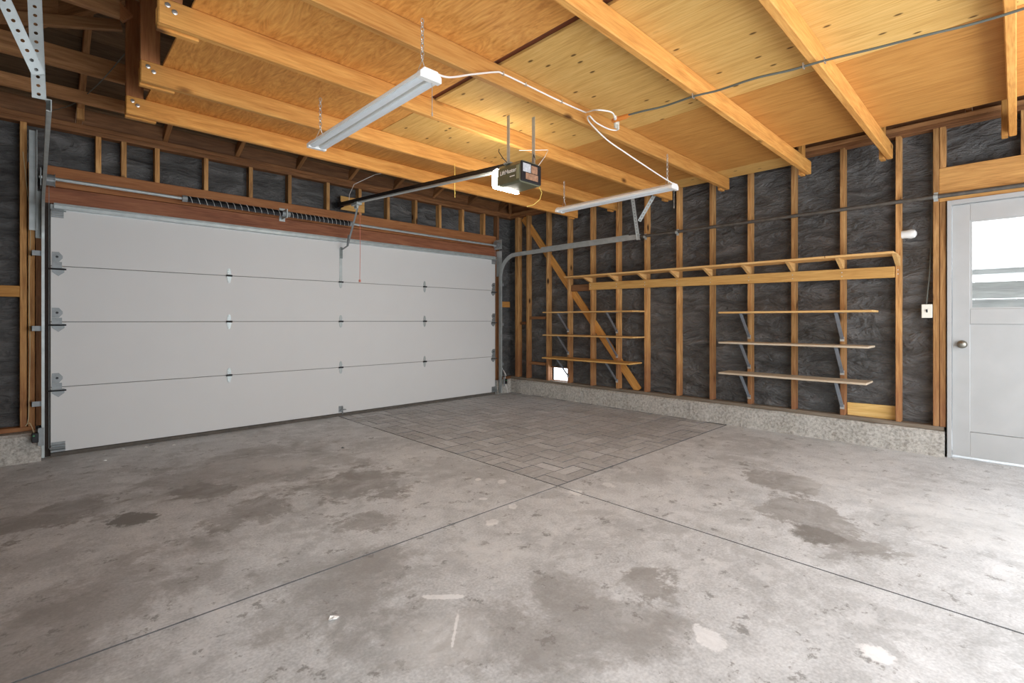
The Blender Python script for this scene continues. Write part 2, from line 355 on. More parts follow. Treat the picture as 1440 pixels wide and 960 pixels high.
for i in range(13):
    for j in range(16):
        x = PX0 + i * SQ; y = PY0 + j * SQ
        for h in range(2):
            if (i + j) % 2: r = (x, y + h * SQ / 2, x + SQ, y + (h + 1) * SQ / 2)
            else: r = (x + h * SQ / 2, y, x + (h + 1) * SQ / 2, y + SQ)
            r = (r[0], r[1], min(r[2], PX1), min(r[3], PY1))
            if r[2] - r[0] > 0.03 and r[3] - r[1] > 0.03: bricks.append(r)
bricks.sort(key=lambda r: (r[0] + r[2]) ** 2 + (r[1] + r[3]) ** 2)
pm = {}; rest = MB()
for k, r in enumerate(bricks):
    dx, dy = r[2] - r[0] - GAP, r[3] - r[1] - GAP; dz = random.uniform(-0.003, 0.0005)
    if k < 300:
        key = (round(dx, 3), round(dy, 3))
        if key not in pm:
            mm = MB().box((-dx / 2, -dy / 2, -0.008), (dx / 2, dy / 2, 0)); me = bpy.data.meshes.new('paver_brick')
            me.from_pydata([tuple(q) for q in mm.v], [], mm.f); me.materials.append(M['paver']); me.materials.append(M['joint_dirt'])
            for p_, i_ in zip(me.polygons, (1, 0, 1, 1, 1, 1)): p_.material_index = i_
            pm[key] = me
        put(bpy.data.objects.new('paver_brick', pm[key]), floor, Matrix.Translation(((r[0] + r[2]) / 2, (r[1] + r[3]) / 2, dz)) @ Matrix.Rotation(random.uniform(-0.006, 0.006), 4, 'Z'))
    else:
        rest.box((r[0] + GAP / 2, r[1] + GAP / 2, -0.008), (r[2] - GAP / 2, r[3] - GAP / 2, dz)); rest.m[-6:] = [1, 0, 1, 1, 1, 1]
rest.build('paver_bricks_far', ['paver', 'joint_dirt'], floor, kind='stuff')

# ------------------------------------------------------------------ right wall
DT = 2.06
VY0, VY1, VZ0, VZ1 = 4.42, 4.735, 0.25, 0.43
mb = MB()
T = 0.04
ylo, yhi = YB - 0.14, YP + 0.14
def rw(y0, y1, z0, z1): mb.box((XP, y0, z0), (XP + T, y1, z1))
rw(DY1 + 0.03, VY0, 0, 2.777); rw(VY1, yhi, 0, 2.777); rw(VY0, VY1, 0, VZ0); rw(VY0, VY1, VZ1, 2.777)
rw(DY0 - 0.03, DY1 + 0.03, DT + 0.02, 2.777); rw(ylo, DY0 - 0.03, 0, 2.777)
wall_r = mb.build('wall_right', 'building_paper', kind='structure')
# laps of the paper
for k, (z0, z1) in enumerate(((0.93, 1.80), (1.80, 2.66))):
    MB().prism([(XP - 0.009, DY1 + 0.06, z0), (XP - 0.0015, DY1 + 0.06, z0), (XP - 0.0015, DY1 + 0.06, z1 - 0.004), (XP - 0.003, DY1 + 0.06, z1 - 0.004)], (0, YP - 0.07 - DY1, 0)).build('paper_sheet', 'building_paper', wall_r)
# curb and sill
def curb(name, x0, y0, x1, y1, z1, axis, parent, seg=60):
    """rough cast concrete curb: jittered top edge and face"""
    m_ = MB(); L0, L1 = (y0, y1) if axis == 'y' else (x0, x1); vs = []; fs = []
    for i in range(seg + 1):
        l = L0 + (L1 - L0) * i / seg
        j = noise.noise(Vector((l * 6, 3.1, 0))) * 0.010; j2 = noise.noise(Vector((l * 5, 9.1, 2))) * 0.012
        if axis == 'y': prof = [(x0 + j - 0.012, 0), (x0 + j2, z1 * 0.5), (x0 + j, z1 - 0.02 + j), (x0 + 0.02 + j2, z1 + j * 0.6), (x1, z1), (x1, 0)]; vs += [(a, l, c_) for a, c_ in prof]
        else: prof = [(y0 + j - 0.012, 0), (y0 + j2, z1 * 0.5), (y0 + j, z1 - 0.02 + j), (y0 + 0.02 + j2, z1 + j * 0.6), (y1, z1), (y1, 0)]; vs += [(l, a, c_) for a, c_ in prof]
    n = 6
    fs = [(i * n + k, i * n + (k + 1) % n, (i + 1) * n + (k + 1) % n, (i + 1) * n + k) for i in range(seg) for k in range(n)] + [tuple(range(n)), tuple(range(seg * n, seg * n + n))]
    return m_.add(vs, fs).build(name, 'curb_concrete', parent)
curb('concrete_curb', 5.305, DY1 + 0.045, XP - 0.001, YP, 0.205, 'y', wall_r, 90)
curb('concrete_curb', 5.305, YB, XP - 0.001, DY0 - 0.045, 0.205, 'y', wall_r, 20)
zc = (XR + XP) / 2; SD = XP - XR - 0.002
def stud(yf, z0=0.242, z1=2.70, mat='stud_wood', xf=XR, wid=0.038, parent=wall_r):
    return board('stud', (xf + SD / 2, yf - wid / 2, z0), (xf + SD / 2, yf - wid / 2, z1), SD, wid, mat, parent, up=(1, 0, 0))
board('sill_plate', (zc, DY1 + 0.05, 0.224), (zc, YP - 0.09, 0.224), 0.036, SD, 'dusty_sill', wall_r)
board('sill_plate', (zc, YB, 0.224), (zc, DY0 - 0.05, 0.224), 0.036, SD, 'old_wood', wall_r)
for yf in (0.732, 1.140, 1.549, 1.961, 2.364, 2.754, 3.172, 3.579, 3.984, 4.379, 4.775, 5.18):
    if abs(yf - 4.379) < 0.01 or abs(yf - 4.775) < 0.01: stud(yf)
    else: stud(yf)
stud(5.42, mat='stud_wood', wid=0.07)
stud(0.485); stud(0.443, z1=2.085); stud(DY0 - 0.04, z1=2.085); stud(DY0 - 0.08); stud(-0.9); stud(-1.25)
for yf in (0.443, -0.02, -0.43): stud(yf, z0=2.365)
board('door_header', (XR + 0.045, 0.446, 2.225), (XR + 0.045, DY0 - 0.08, 2.225), 0.277, SD, 'door_header_wood', wall_r)
board('top_plate', (zc, YB, 2.719), (zc, YP - 0.09, 2.719), 0.038, SD, 'old_wood', wall_r)
board('top_plate', (zc, YB, 2.758), (zc, YP, 2.758), 0.038, SD, 'roof_wood', wall_r)
board('diagonal_brace', (5.402, 5.30, 2.69), (5.402, 3.29, 0.24), 0.105, 0.02, 'joist_wood', wall_r, up=(0, 1, 0.82))
for y0, y1, z in ((3.984, 4.341, 1.56), (4.813, 5.142, 1.15), (5.218, 5.35, 1.07), (4.813, 5.142, 0.47)):
    board('blocking', (XR + 0.06, y0, z), (XR + 0.06, y1, z), 0.09 if z > 1.5 else 0.04, 0.05, 'old_wood', wall_r)
board('plywood_patch', (5.412, 0.74, 0.298), (5.412, 1.098, 0.29), 0.13, 0.016, 'patch_wood', wall_r, label='yellow plywood patch nailed over a vent')
# vent frame by the corner
mb = MB(); mb.box((XP - 0.03, VY0, VZ0 - 0.008), (XP + T, VY1, VZ0)).box((XP - 0.03, VY0, VZ1), (XP + T, VY1, VZ1 + 0.012)).box((XP - 0.03, VY0 - 0.012, VZ0), (XP + T, VY0, VZ1)).box((XP - 0.03, VY1, VZ0), (XP + T, VY1 + 0.012, VZ1))
mb.build('vent_frame', 'old_wood', wall_r)

# ------------------------------------------------------------------ entry door
dr = empty('door_1', (5.36, (DY0 + DY1) / 2, 0), kind='structure')
xd0, xd1 = 5.352, 5.392
def dbox(name, y0, y1, z0, z1, mat='entry_white', x0=xd0, x1=xd1, par=dr, bev=0.003): return MB().box((x0, y0, z0), (x1, y1, z1)).build(name, mat, par, bevel=bev)
ZB, ZT = 0.022, 2.045
dbox('stile', DY1 - 0.105, DY1, ZB, ZT); dbox('stile', DY0, DY0 + 0.105, ZB, ZT)
dbox('top_rail', DY0 + 0.105, DY1 - 0.105, 1.91, ZT); dbox('middle_rail', DY0 + 0.105, DY1 - 0.105, 1.085, 1.205); dbox('bottom_rail', DY0 + 0.105, DY1 - 0.105, ZB, 0.222)
dbox('lower_panel', DY0 + 0.100, DY1 - 0.100, 0.225, 1.085, x0=xd0 + 0.010, x1=xd1 - 0.008)
dbox('glass_pane', DY0 + 0.100, DY1 - 0.100, 1.20, 1.915, 'pane_glass', 5.370, 5.374, bev=0)
mb = MB()
for (y0, y1, z0, z1) in ((DY1 - 0.117, DY1 - 0.105, 1.205, 1.91), (DY0 + 0.105, DY0 + 0.117, 1.205, 1.91), (DY0 + 0.117, DY1 - 0.117, 1.205, 1.217), (DY0 + 0.117, DY1 - 0.117, 1.898, 1.91)): mb.box((xd0 + 0.006, y0, z0), (5.3695, y1, z1))
mb.build('glazing_bead', 'entry_white', dr)
ky, kz = 0.308, 0.922
mb = MB(); kn = []
for i in range(9):
    a = i / 8 * math.pi; kn.append((xd0 - 0.035 - 0.022 * math.cos(math.pi - a) * -1, 0.027 * math.sin(a) + 0.0005))
mb.tube([(xd0, ky, kz), (xd0 - 0.006, ky, kz)], 0.033, 20); mb.tube([(xd0 - 0.005, ky, kz), (xd0 - 0.035, ky, kz)], 0.010, 12)
mb.tube([(xd0 - 0.03, ky, kz), (xd0 - 0.035, ky, kz), (xd0 - 0.045, ky, kz), (xd0 - 0.056, ky, kz), (xd0 - 0.063, ky, kz), (xd0 - 0.066, ky, kz)], [0.012, 0.022, 0.028, 0.028, 0.020, 0.006], 20)
mb.build('door_knob', 'brass', dr, smooth=True, label='round tarnished metal door knob')
mb = MB(); mb.box((5.318, DY1 + 0.004, 0), (XP, DY1 + 0.03, DT + 0.025)).box((5.318, DY0 - 0.03, 0), (XP, DY0 - 0.004, DT + 0.025)).box((5.318, DY0 - 0.004, DT - 0.01), (XP, DY1 + 0.004, DT + 0.025))
mb.build('door_frame', 'entry_white', dr, bevel=0.002)

# outside the entry door: a fence and a white neighbouring wall
fe = empty('garden_fence', (6.5, 0, 0), 'weathered grey board fence seen through the entry door glass', 'fence')
for k in range(9): board('fence_board', (6.5, -3.0, 0.08 + k * 0.165), (6.5, 2.6, 0.08 + k * 0.165), 0.158, 0.025, 'fence_wood', fe)
board('cap_rail', (6.48, -3.0, 1.575), (6.48, 2.6, 1.575), 0.05, 0.11, 'fence_wood', fe)
for y in (-2.8, -0.9, 1.0, 2.5): board('fence_post', (6.56, y, 0), (6.56, y, 1.54), 0.09, 0.09, 'fence_wood', fe, up=(1, 0, 0))
nb = empty('neighbouring_wall', (9.0, 0, 0), 'white clad neighbouring wall above the garden fence', 'wall')
for k in range(16): board('cladding_board', (9.0, -3.4 + k * 0.4, 0), (9.0, -3.4 + k * 0.4, 4.2), 0.39, 0.03, 'neighbour_white', nb, up=(0, 1, 0))

# ------------------------------------------------------------------ door wall
OX0, OX1, OZ = 0.075, 4.985, 2.075
mb = MB()
mb.box((XL - 0.14, YP, 0), (OX0 - 0.03, YP + T, 2.777)).box((OX1 + 0.03, YP, 0), (XP + 0.0, YP + T, 2.777)).box((OX0 - 0.03, YP, OZ + 0.05), (OX1 + 0.03, YP + T, 2.777))
wall_f = mb.build('wall_front', 'building_paper', kind='structure')
fc = (YF + YP) / 2; FD = YP - YF - 0.002
def fstud(x, z0, z1, wid=0.038, mat='stud_wood'): return board('stud', (x, fc, z0), (x, fc, z1), FD, wid, mat, wall_f, up=(0, 1, 0))
for x in (0.392, 0.566, 0.808, 1.2, 1.602, 1.993, 2.42, 2.815, 3.199, 3.609, 3.998, 4.396, 4.8): fstud(x, 2.385, 2.70)
for x, z1 in ((-0.068, 2.70), (-0.022, 2.385), (0.022, 2.08), (5.03, 2.08), (5.075, 2.70)): fstud(x, 0.262 if x < 1 else 0.24, z1, 0.04, 'stud_wood' if x < 0 else 'old_wood')
fstud(-0.45, 0.262, 2.70); fstud(-0.86, 0.262, 2.70)
board('blocking', (5.097, YF + 0.02, 1.36), (5.328, YF + 0.02, 1.36), 0.088, 0.036, 'joist_wood', wall_f)
board('header', (OX0 - 0.02, fc, 2.143), (OX1 + 0.05, fc, 2.143), 0.135, FD, 'header_wood', wall_f)
board('header_board', (OX0 - 0.02, fc - 0.004, 2.300), (OX1 + 0.05, fc - 0.004, 2.300), 0.17, FD - 0.008, 'header_board', wall_f)
board('top_plate', (XL, fc, 2.719), (XP, fc, 2.719), 0.038, FD, 'old_wood', wall_f)
board('top_plate', (XL, fc, 2.758), (XP, fc, 2.758), 0.038, FD, 'old_wood', wall_f)
board('blocking', (-0.43, YF + 0.02, 1.345), (-0.088, YF + 0.02, 1.345), 0.088, 0.036, 'joist_wood', wall_f)
board('sill_plate', (XL, fc, 0.245), (0.0, fc, 0.245), 0.036, FD, 'stud_wood', wall_f)
board('sill_plate', (5.0, fc, 0.222), (XP, fc, 0.222), 0.036, FD, 'old_wood', wall_f)
curb('concrete_curb', XL, 5.40, 0.034, YP, 0.226, 'x', wall_f, 24); curb('concrete_curb', 5.02, 5.49, XP - 0.03, YP, 0.203, 'x', wall_f, 8)
for x0, x1 in ((XL - 0.02, 0.0), (5.0, XP)): pass
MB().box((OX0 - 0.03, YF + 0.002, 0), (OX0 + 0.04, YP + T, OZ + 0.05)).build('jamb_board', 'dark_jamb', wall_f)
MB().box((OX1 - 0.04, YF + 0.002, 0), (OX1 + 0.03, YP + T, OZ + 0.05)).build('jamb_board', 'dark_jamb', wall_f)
board('operator_mount', (2.56, YF - 0.012, 2.49), (2.86, YF - 0.012, 2.49), 0.16, 0.02, 'ledger_wood', wall_f, label='short pale board holding the opener rail')

# ------------------------------------------------------------------ garage door
gd = empty('door_2', (2.53, YD, 0), kind='structure')
GX0, GX1 = 0.089, 4.97
zs = [0.035, 0.568, 1.102, 1.559, 2.02]
for k in range(4):
    MB().box((GX0, YD, zs[k] + 0.002), (GX1, YD + 0.044, zs[k + 1] - 0.002)).build('door_section', 'door_white', gd, bevel=0.003)
for k in (1, 2, 3): MB().box((GX0 + 0.004, YD + 0.008, zs[k] - 0.004), (GX1 - 0.004, YD + 0.04, zs[k] + 0.004)).build('section_joint', 'seam_dark', gd)
mb = MB(); mb.sweep([(-0.02, 0), (0.02, 0), (0.022, 0.03), (0.0, 0.036), (-0.022, 0.03)], [(GX0, YD + 0.022, 0.001), (GX1, YD + 0.022, 0.001)], [(0, 0, 1)] * 2); mb.build('bottom_seal', 'rubber', gd)
mb = MB(); pr = [(0.0, 0.0), (0.05, 0.0), (0.05, 0.004), (0.034, 0.006), (0.034, 0.028), (0.05, 0.030), (0.05, 0.034), (0.018, 0.034), (0.016, 0.05), (0.0, 0.05)]
mb.prism([(GX0 + 0.02, YD - a, 2.022 + b_) for a, b_ in pr], (GX1 - GX0 - 0.04, 0, 0)); mb.build('top_strut', 'galvanised', gd)
MB().box((GX0, YD, 2.022), (GX1, YD + 0.04, 2.06)).build('top_cap', 'galvanised', gd)
def hinge_mesh():
    m_ = MB(); y = YD
    for s in (1, -1):
        poly = [(-0.012, 0.006), (-0.018, 0.03), (-0.014, 0.055), (-0.006, 0.072), (0.006, 0.072), (0.014, 0.055), (0.018, 0.03), (0.012, 0.006)]
        m_.prism([(a, y - 0.006, s * b_) for a, b_ in poly], (0, 0.006, 0))
        m_.tube([(0, y - 0.006, s * 0.055), (0, y - 0.011, s * 0.055)], 0.007, 8)
        m_.tube([(0, y - 0.006, s * 0.03), (0, y - 0.010, s * 0.03)], 0.006, 8)
    m_.tube([(-0.026, y - 0.013, 0), (0.026, y - 0.013, 0)], 0.009, 10, mi=1); m_.box((-0.024, y - 0.012, -0.016), (0.024, y, 0.004))
    return m_
hb = hinge_mesh().build('hinge', ['galvanised', 'black_metal'], gd, bevel=0); hb_me = hb.data; hy = WM[hb].translation.copy()
first = True
for z in (zs[1], zs[2], zs[3]):
    for x in (1.386, 2.545, 3.703):
        mt = Matrix.Translation((x, hy.y, z))
        if first: put(hb, gd, mt); first = False
        else: put(bpy.data.objects.new('hinge', hb_me), gd, mt)
def end_hinge():
    m_ = MB(); y = YD
    poly = [(-0.03, 0.035), (0.012, 0.035), (0.034, 0.065), (0.034, 0.085), (0.012, 0.115), (-0.03, 0.115)]
    m_.prism([(a, y - 0.005, b_) for a, b_ in poly], (0, 0.005, 0)); m_.tube([(0.0, y - 0.005, 0.075), (0.0, y - 0.009, 0.075)], 0.022, 6)
    poly = [(-0.03, -0.02), (0.045, -0.02), (0.045, -0.05), (0.008, -0.082), (-0.03, -0.05)]
    m_.prism([(a, y - 0.005, b_) for a, b_ in poly], (0, 0.005, 0))
    m_.tube([(-0.05, y - 0.022, -0.026), (0.056, y - 0.022, -0.026)], 0.0065, 8, mi=1); m_.box((-0.03, y - 0.030, -0.020), (0.045, y, -0.016)); m_.tube([(0.0, y - 0.009, 0.075), (0.0, y - 0.012, 0.075)], 0.010, 6, mi=1)
    m_.box((-0.03, y - 0.006, -0.018), (0.03, y, 0.034))
    return m_
for sx, x in ((1, 0.128), (-1, 4.931)):
    for z in zs[1:4]:
        m_ = end_hinge(); m_.v = [Vector((x + sx * q.x, q.y, q.z + z)) for q in m_.v]; m_.build('roller_hinge', ['dull_steel', 'black_metal'], gd)
    m_ = MB()
    for k in range(4): m_.box((x - 0.034, YD - 0.012 - 0.003 * (k % 2), 1.955 + k * 0.018), (x + 0.040, YD, 1.969 + k * 0.018))
    m_.tube([(x - 0.04, YD - 0.02, 2.01), (x + 0.055, YD - 0.02, 2.01)], 0.006, 8); m_.build('top_roller_bracket', 'dull_steel', gd)
    m_ = MB(); m_.box((x - 0.034, YD - 0.006, 0.04), (x + 0.05, YD, 0.12)).box((x - 0.034, YD - 0.04, 0.055), (x + 0.05, YD, 0.062)).box((x - 0.034, YD - 0.03, 0.092), (x + 0.05, YD, 0.098)).tube([(x - 0.045, YD - 0.025, 0.075), (x + 0.05, YD - 0.025, 0.075)], 0.006, 8)
    m_.build('bottom_bracket', 'dull_steel', gd)
m_ = MB(); m_.box((2.53, YD - 0.004, 1.575), (2.562, YD, 1.95)).box((2.536, YD - 0.03, 1.83), (2.540, YD, 1.96)).box((2.552, YD - 0.03, 1.83), (2.556, YD, 1.96)); m_.build('operator_bracket', 'galvanised', gd)
m_ = MB(); m_.box((2.52, YD - 0.005, 0.05), (2.57, YD, 0.12)).box((2.53, YD - 0.03, 0.07), (2.60, YD, 0.08)).tube([(2.56, YD - 0.02, 0.03), (2.56, YD - 0.02, 0.115)], 0.006, 8); m_.build('lift_handle', 'dull_steel', gd)

# ------------------------------------------------------------------ door tracks
def track(name, x, sx, label, right):
    t_ = empty(name, (x, 5.42, 0), label, 'door track', 'garage door tracks')
    # C channel: vertical run, bend, horizontal run
    R_ = 0.32; ye = 3.05; zt = 2.075; yv = YD - 0.045
    path = [(x, yv, 0.02), (x, yv, 0.6), (x, yv, 1.2), (x, yv, zt - R_)]; ups = [(0, -1, 0)] * 4
    for i in range(1, 9):
        a = i / 8 * math.pi / 2; path.append((x, yv - R_ * (1 - math.cos(a)), zt - R_ + R_ * math.sin(a))); ups.append((0, -math.cos(a), -math.sin(a)))
    path += [(x, 4.2, zt + 0.005), (x, ye, zt + 0.012)]; ups += [(0, 0, -1)] * 2
    w2 = 0.028; pr = [(-0.002, -w2), (0.016, -w2), (0.016, -w2 + 0.007), (0.0015, -w2 + 0.003), (0.0015, w2 - 0.003), (0.016, w2 - 0.007), (0.016, w2), (-0.002, w2)]
    pr = [(a * (1 if right else -1), b_) for a, b_ in pr]
    MB().sweep(pr, path, ups).build('rail_channel', 'galvanised', t_)
    # wall brackets
    for z in (0.45, 1.05, 1.65):
        bx = x + sx * 0.045
        MB().box((x + sx * 0.004, yv - 0.005, z - 0.02), (x + sx * 0.075, yv + 0.003, z + 0.02)).box((x + sx * 0.07, yv - 0.005, z - 0.02), (x + sx * 0.075, YF - 0.001, z + 0.02)).build('jamb_bracket', 'dull_steel', t_)
    # flag bracket plate at the top
    MB().box((x + sx * 0.006, yv - 0.03, 1.78), (x + sx * 0.009, YF - 0.002, 2.16)).box((x + sx * 0.006, YF - 0.006, 1.78), (x + sx * 0.05, YF - 0.002, 2.16)).build('flag_bracket', 'galvanised', t_)
    # stiffening angle along the horizontal run
    MB().box((x + sx * 0.004, 3.2, zt + 0.02), (x + sx * 0.007, 4.6, zt + 0.05)).build('stiffener', 'galvanised', t_)
    return t_
def perforated(name, p0, p1, wid, parent, side):
    """slotted steel angle with real round holes along one flange"""
    p0 = Vector(p0); p1 = Vector(p1); L = (p1 - p0).length; n = max(3, int(L / 0.036)); st = L / n; m_ = MB(); h = wid / 2; r = wid * 0.17
    for i in range(n):
        x0, x1 = i * st, (i + 1) * st; cx = (x0 + x1) / 2; K = 8
        ring = [(cx + r * math.cos(2 * math.pi * k / K), r * math.sin(2 * math.pi * k / K)) for k in range(K)]
        def sq(a):
            cx_, sy = math.cos(a), math.sin(a); mxx = max(abs(cx_), abs(sy)); return (cx + cx_ / mxx * st / 2, sy / mxx * h)
        outer = [sq(2 * math.pi * k / K) for k in range(K)]
        outer2 = []
        for y_ in (0, 0.003):
            outer2 += [(a, y_, b_) for a, b_ in ring] + [(a, y_, b_) for a, b_ in outer]
        fs = []
        for k in range(K):
            q = (k + 1) % K
            fs += [(k, q, K + q, K + k), (2 * K + q, 2 * K + k, 3 * K + k, 3 * K + q), (q, k, 2 * K + k, 2 * K + q)]
        m_.add(outer2, fs)
    m_.box((0, 0, -h - 0.0015), (L, 0.003, -h)); m_.box((0, 0, h), (L, 0.003, h + 0.0015))
    m_.box((0, -wid * 0.8, h), (L, 0.003, h + 0.003))
    fm = Matrix.Translation(p0) @ frame_mat(p0, p1, side)
    m_.v = [fm @ q for q in m_.v]
    return m_.build(name, 'galvanised', parent)
trr = track('door_track', 5.028, 1, 'galvanised door track between the door and the bare stud wall with shelves', True)
trl = track('door_track', 0.052, -1, 'galvanised door track beside the dark jamb with the slotted steel angles above its end', False)
perforated('hanger_angle', (5.03, 3.07, 2.05), (5.04, 3.16, 2.60), 0.036, trr, (0.52, -0.85, 0))
perforated('hanger_angle', (5.10, 3.10, 2.28), (5.14, 2.90, 2.60), 0.036, trr, (0.52, -0.85, 0))
perforated('hanger_angle', (0.012, 3.03, 2.10), (-0.016, 2.98, 2.92), 0.042, trl, (1, 0, 0))
perforated('hanger_angle', (0.010, 3.01, 2.20), (-0.24, 2.85, 2.80), 0.042, trl, (1, 0, 0))
MB().box((-0.035, 5.44, 1.83), (0.012, 5.446, 2.62)).box((0.008, 5.40, 1.83), (0.012, 5.446, 2.62)).build('rear_angle', 'galvanised', trl)

# ------------------------------------------------------------------ torsion spring
ts = empty('torsion_spring', (2.5, 5.41, 2.24), 'black torsion spring on a steel shaft above the white garage door', 'spring')
MB().tube([(0.02, 5.41, 2.255), (5.03, 5.41, 2.225)], 0.0135, 12).build('shaft', 'galvanised', ts, smooth=True)
def coil(x0, x1):
    m_ = MB(); n = int((x1 - x0) / 0.009); pts = []
    for i in range(n * 8 + 1):
        a = i / 8 * 2 * math.pi; x = x0 + (x1 - x0) * i / (n * 8); zc_ = 2.255 - 0.03 * x / 5
        pts.append((x, 5.41 + 0.026 * math.cos(a), zc_ + 0.026 * math.sin(a)))
    return m_.tube(pts, 0.0046, 5)
coil(1.02, 1.87).build('coil', 'black_metal', ts, smooth=True); coil(1.95, 2.62).build('coil', 'black_metal', ts, smooth=True)
for x0, x1 in ((1.02, 1.87), (1.95, 2.62)):      # the installer's white winding stripe
    m_ = MB(); n = 14
    for i in range(n):
        x = x0 + (x1 - x0) * (i + 0.5) / n; zc_ = 2.255 - 0.03 * x / 5; dx = (x1 - x0) / n * 0.5
        pts = []
        for k in range(7):
            a = math.radians(120 + k * 25); pts.append((x + dx * (k / 6 - 0.5), 5.41 + 0.0312 * math.cos(a), zc_ + 0.0312 * math.sin(a)))
        m_.tube(pts, 0.0016, 4)
    m_.build('winding_stripe', 'white_print', ts)
for x in (1.0, 1.89, 1.93, 2.64): MB().tube([(x - 0.02, 5.41, 2.255 - 0.03 * x / 5), (x + 0.02, 5.41, 2.255 - 0.03 * x / 5)], 0.03, 12).build('winding_cone', 'dull_steel', ts)
MB().box((1.905, 5.37, 2.20), (1.915, YF - 0.001, 2.29)).box((1.88, YF - 0.005, 2.18), (1.94, YF - 0.001, 2.32)).build('centre_bracket', 'galvanised', ts)
for x, s in ((0.06, 1), (4.97, -1)):
    MB().tube([(x, 5.41, 2.24), (x + s * 0.05, 5.41, 2.24)], 0.045, 18).tube([(x + s * 0.05, 5.41, 2.24), (x + s * 0.056, 5.41, 2.24)], 0.052, 18).build('cable_drum', 'dull_steel', ts)
    MB().box((x - s * 0.03, 5.36, 2.18), (x - s * 0.026, YF - 0.001, 2.32)).build('bearing_plate', 'galvanised', ts)
    MB().tube([(x + s * 0.02, 5.456, 2.24), (x + s * 0.02, 5.456, 0.08)], 0.002, 5).build('lift_cable', 'dull_steel', ts)

# ------------------------------------------------------------------ storage loft hung under the roof
lf = empty('storage_loft', (2.8, 1.8, 2.485), 'plywood storage loft on timber joists hung under the roof', 'loft')
JZ0, JZ1 = 2.485, 2.605
JT = 0.043; X1 = 5.22
joists = [(4.10, 0.43), (3.48, 0.43), (2.74, 0.405), (2.10, 0.40), (1.344, 0.42), (0.733, 0.42), (0.0, 0.42), (-0.62, 0.42)]
for y, x0 in joists:
    board('joist', (x0, y + JT / 2, (JZ0 + JZ1) / 2), (X1, y + JT / 2, (JZ0 + JZ1) / 2), JZ1 - JZ0, JT, 'joist_wood', lf, bevel=0.005)
    board('hanger_post', (x0 + 0.047, y + 0.022, JZ1), (x0 + 0.047, y + 0.022, 3.25), 0.094, 0.04, 'header_board', lf, up=(1, 0, 0))
    board('joist_scab', (x0, y + JT + 0.02, JZ0 + 0.04), (x0 + 0.17, y + JT + 0.02, JZ0 + 0.04), 0.10, 0.036, 'joist_wood', lf)
    board('end_hanger', (X1 - 0.06, y + JT + 0.02, JZ0 - 0.012), (X1 - 0.06, y + JT + 0.02, 2.84), 0.09, 0.036, 'joist_wood', lf, up=(1, 0, 0))
    if y > 2.5:
        for dx, dz in ((0.035, 0.088), (0.062, 0.066)): MB().tube([(x0 + dx, y - 0.006, JZ0 + dz), (x0 + dx, y - 0.004, JZ0 + dz), (x0 + dx, y + 0.002, JZ0 + dz)], [0.006, 0.012, 0.012], 10).build('bolt_head', 'nail_steel', lf)
# plywood sheets
def ply(x0, y0, x1, y1, mat, dz=0.0):
    p = board('plywood_sheet', ((x0 + x1) / 2, y0, JZ1 + 0.009 + dz), ((x0 + x1) / 2, y1, JZ1 + 0.009 + dz), 0.016, x1 - x0 - 0.004, mat, lf, bevel=0)
    return p
def plyy(*a): return ply(*a)
ya, yb, yc, yd = -0.62, 0.77, 2.14, 4.175
plyy(0.535, yb, 1.90, 2.76, 'ply_orange'); plyy(0.535, 2.76, 1.949, yd, 'ply_orange'); plyy(0.535, ya, 1.90, yb, 'ply_orange')
plyy(1.95, yc, 3.345, 3.50, 'ply_yellow'); plyy(1.95, 3.50, 3.345, yd, 'ply_tan'); plyy(1.95, yb, 3.345, yc, 'ply_yellow'); plyy(1.95, ya, 3.345, yb, 'ply_yellow')
for y0, y1 in ((1.38, yd), ): plyy(3.345, y0, 4.91, y1, 'ply_tan')
plyy(3.345, ya, 4.70, 1.38, 'ply_tan'); plyy(4.91, 1.38, X1, yd, 'ply_yellow')
board('backing_strip', (1.925, ya, JZ1 + 0.024), (1.925, 2.76, JZ1 + 0.024), 0.01, 0.12, 'brown_strip', lf, bevel=0)
board('cleat', (2.10, 1.44, 2.585), (2.22, 1.44, 2.585), 0.038, 0.05, 'joist_wood', lf)

# ------------------------------------------------------------------ roof (hip) above the loft
rf_boards = []
PIT = 0.38; ZE = 2.79
ceil = empty('ceiling', (2.2, 2.0, ZE), kind='structure')
# sheathing boards of the slope over the garage door, then of the two sides
xm, ym = (XL + XP) / 2, (YP + YB) / 2
half = (XP - XL) / 2
nb_ = math.ceil((half + 0.15) / 0.24)
def slope_board(k, side):
    d0 = -0.15 + k * 0.24; d1 = min(d0 + 0.236, half - 0.001)
    if k < 0: d0, d1 = -0.2, half        # roofing felt over all the boards
    up_ = 0.022 if k < 0 else 0.0
    z0 = ZE + 0.10 + up_ + PIT * d0; z1 = ZE + 0.10 + up_ + PIT * d1
    if side == 'front': a = [(XL + d0, YP - d0, z0), (XP - d0, YP - d0, z0), (XP - d1, YP - d1, z1), (XL + d1, YP - d1, z1)]
    if side == 'right': a = [(XP - d0, YP - d0, z0), (XP - d0, YB + d0, z0), (XP - d1, YB + d1, z1), (XP - d1, YP - d1, z1)]
    if side == 'left': a = [(XL + d0, YB + d0, z0), (XL + d0, YP - d0, z0), (XL + d1, YP - d1, z1), (XL + d1, YB + d1, z1)]
    if side == 'back': a = [(XP - d0, YB + d0, z0), (XL + d0, YB + d0, z0), (XL + d1, YB + d1, z1), (XP - d1, YB + d1, z1)]
    return MB().prism(a, (0, 0, 0.02)).build('roofing_felt' if k < 0 else 'sheathing_board', 'building_paper' if k < 0 else 'roof_board', ceil)
for side in ('front', 'right', 'left', 'back'):
    for k in range(nb_): slope_board(k, side)
    slope_board(-1, side)
RW = 0.09
def rafter(p0, p1, mat='roof_wood'): return board('rafter', p0, p1, RW, 0.04, mat, ceil)
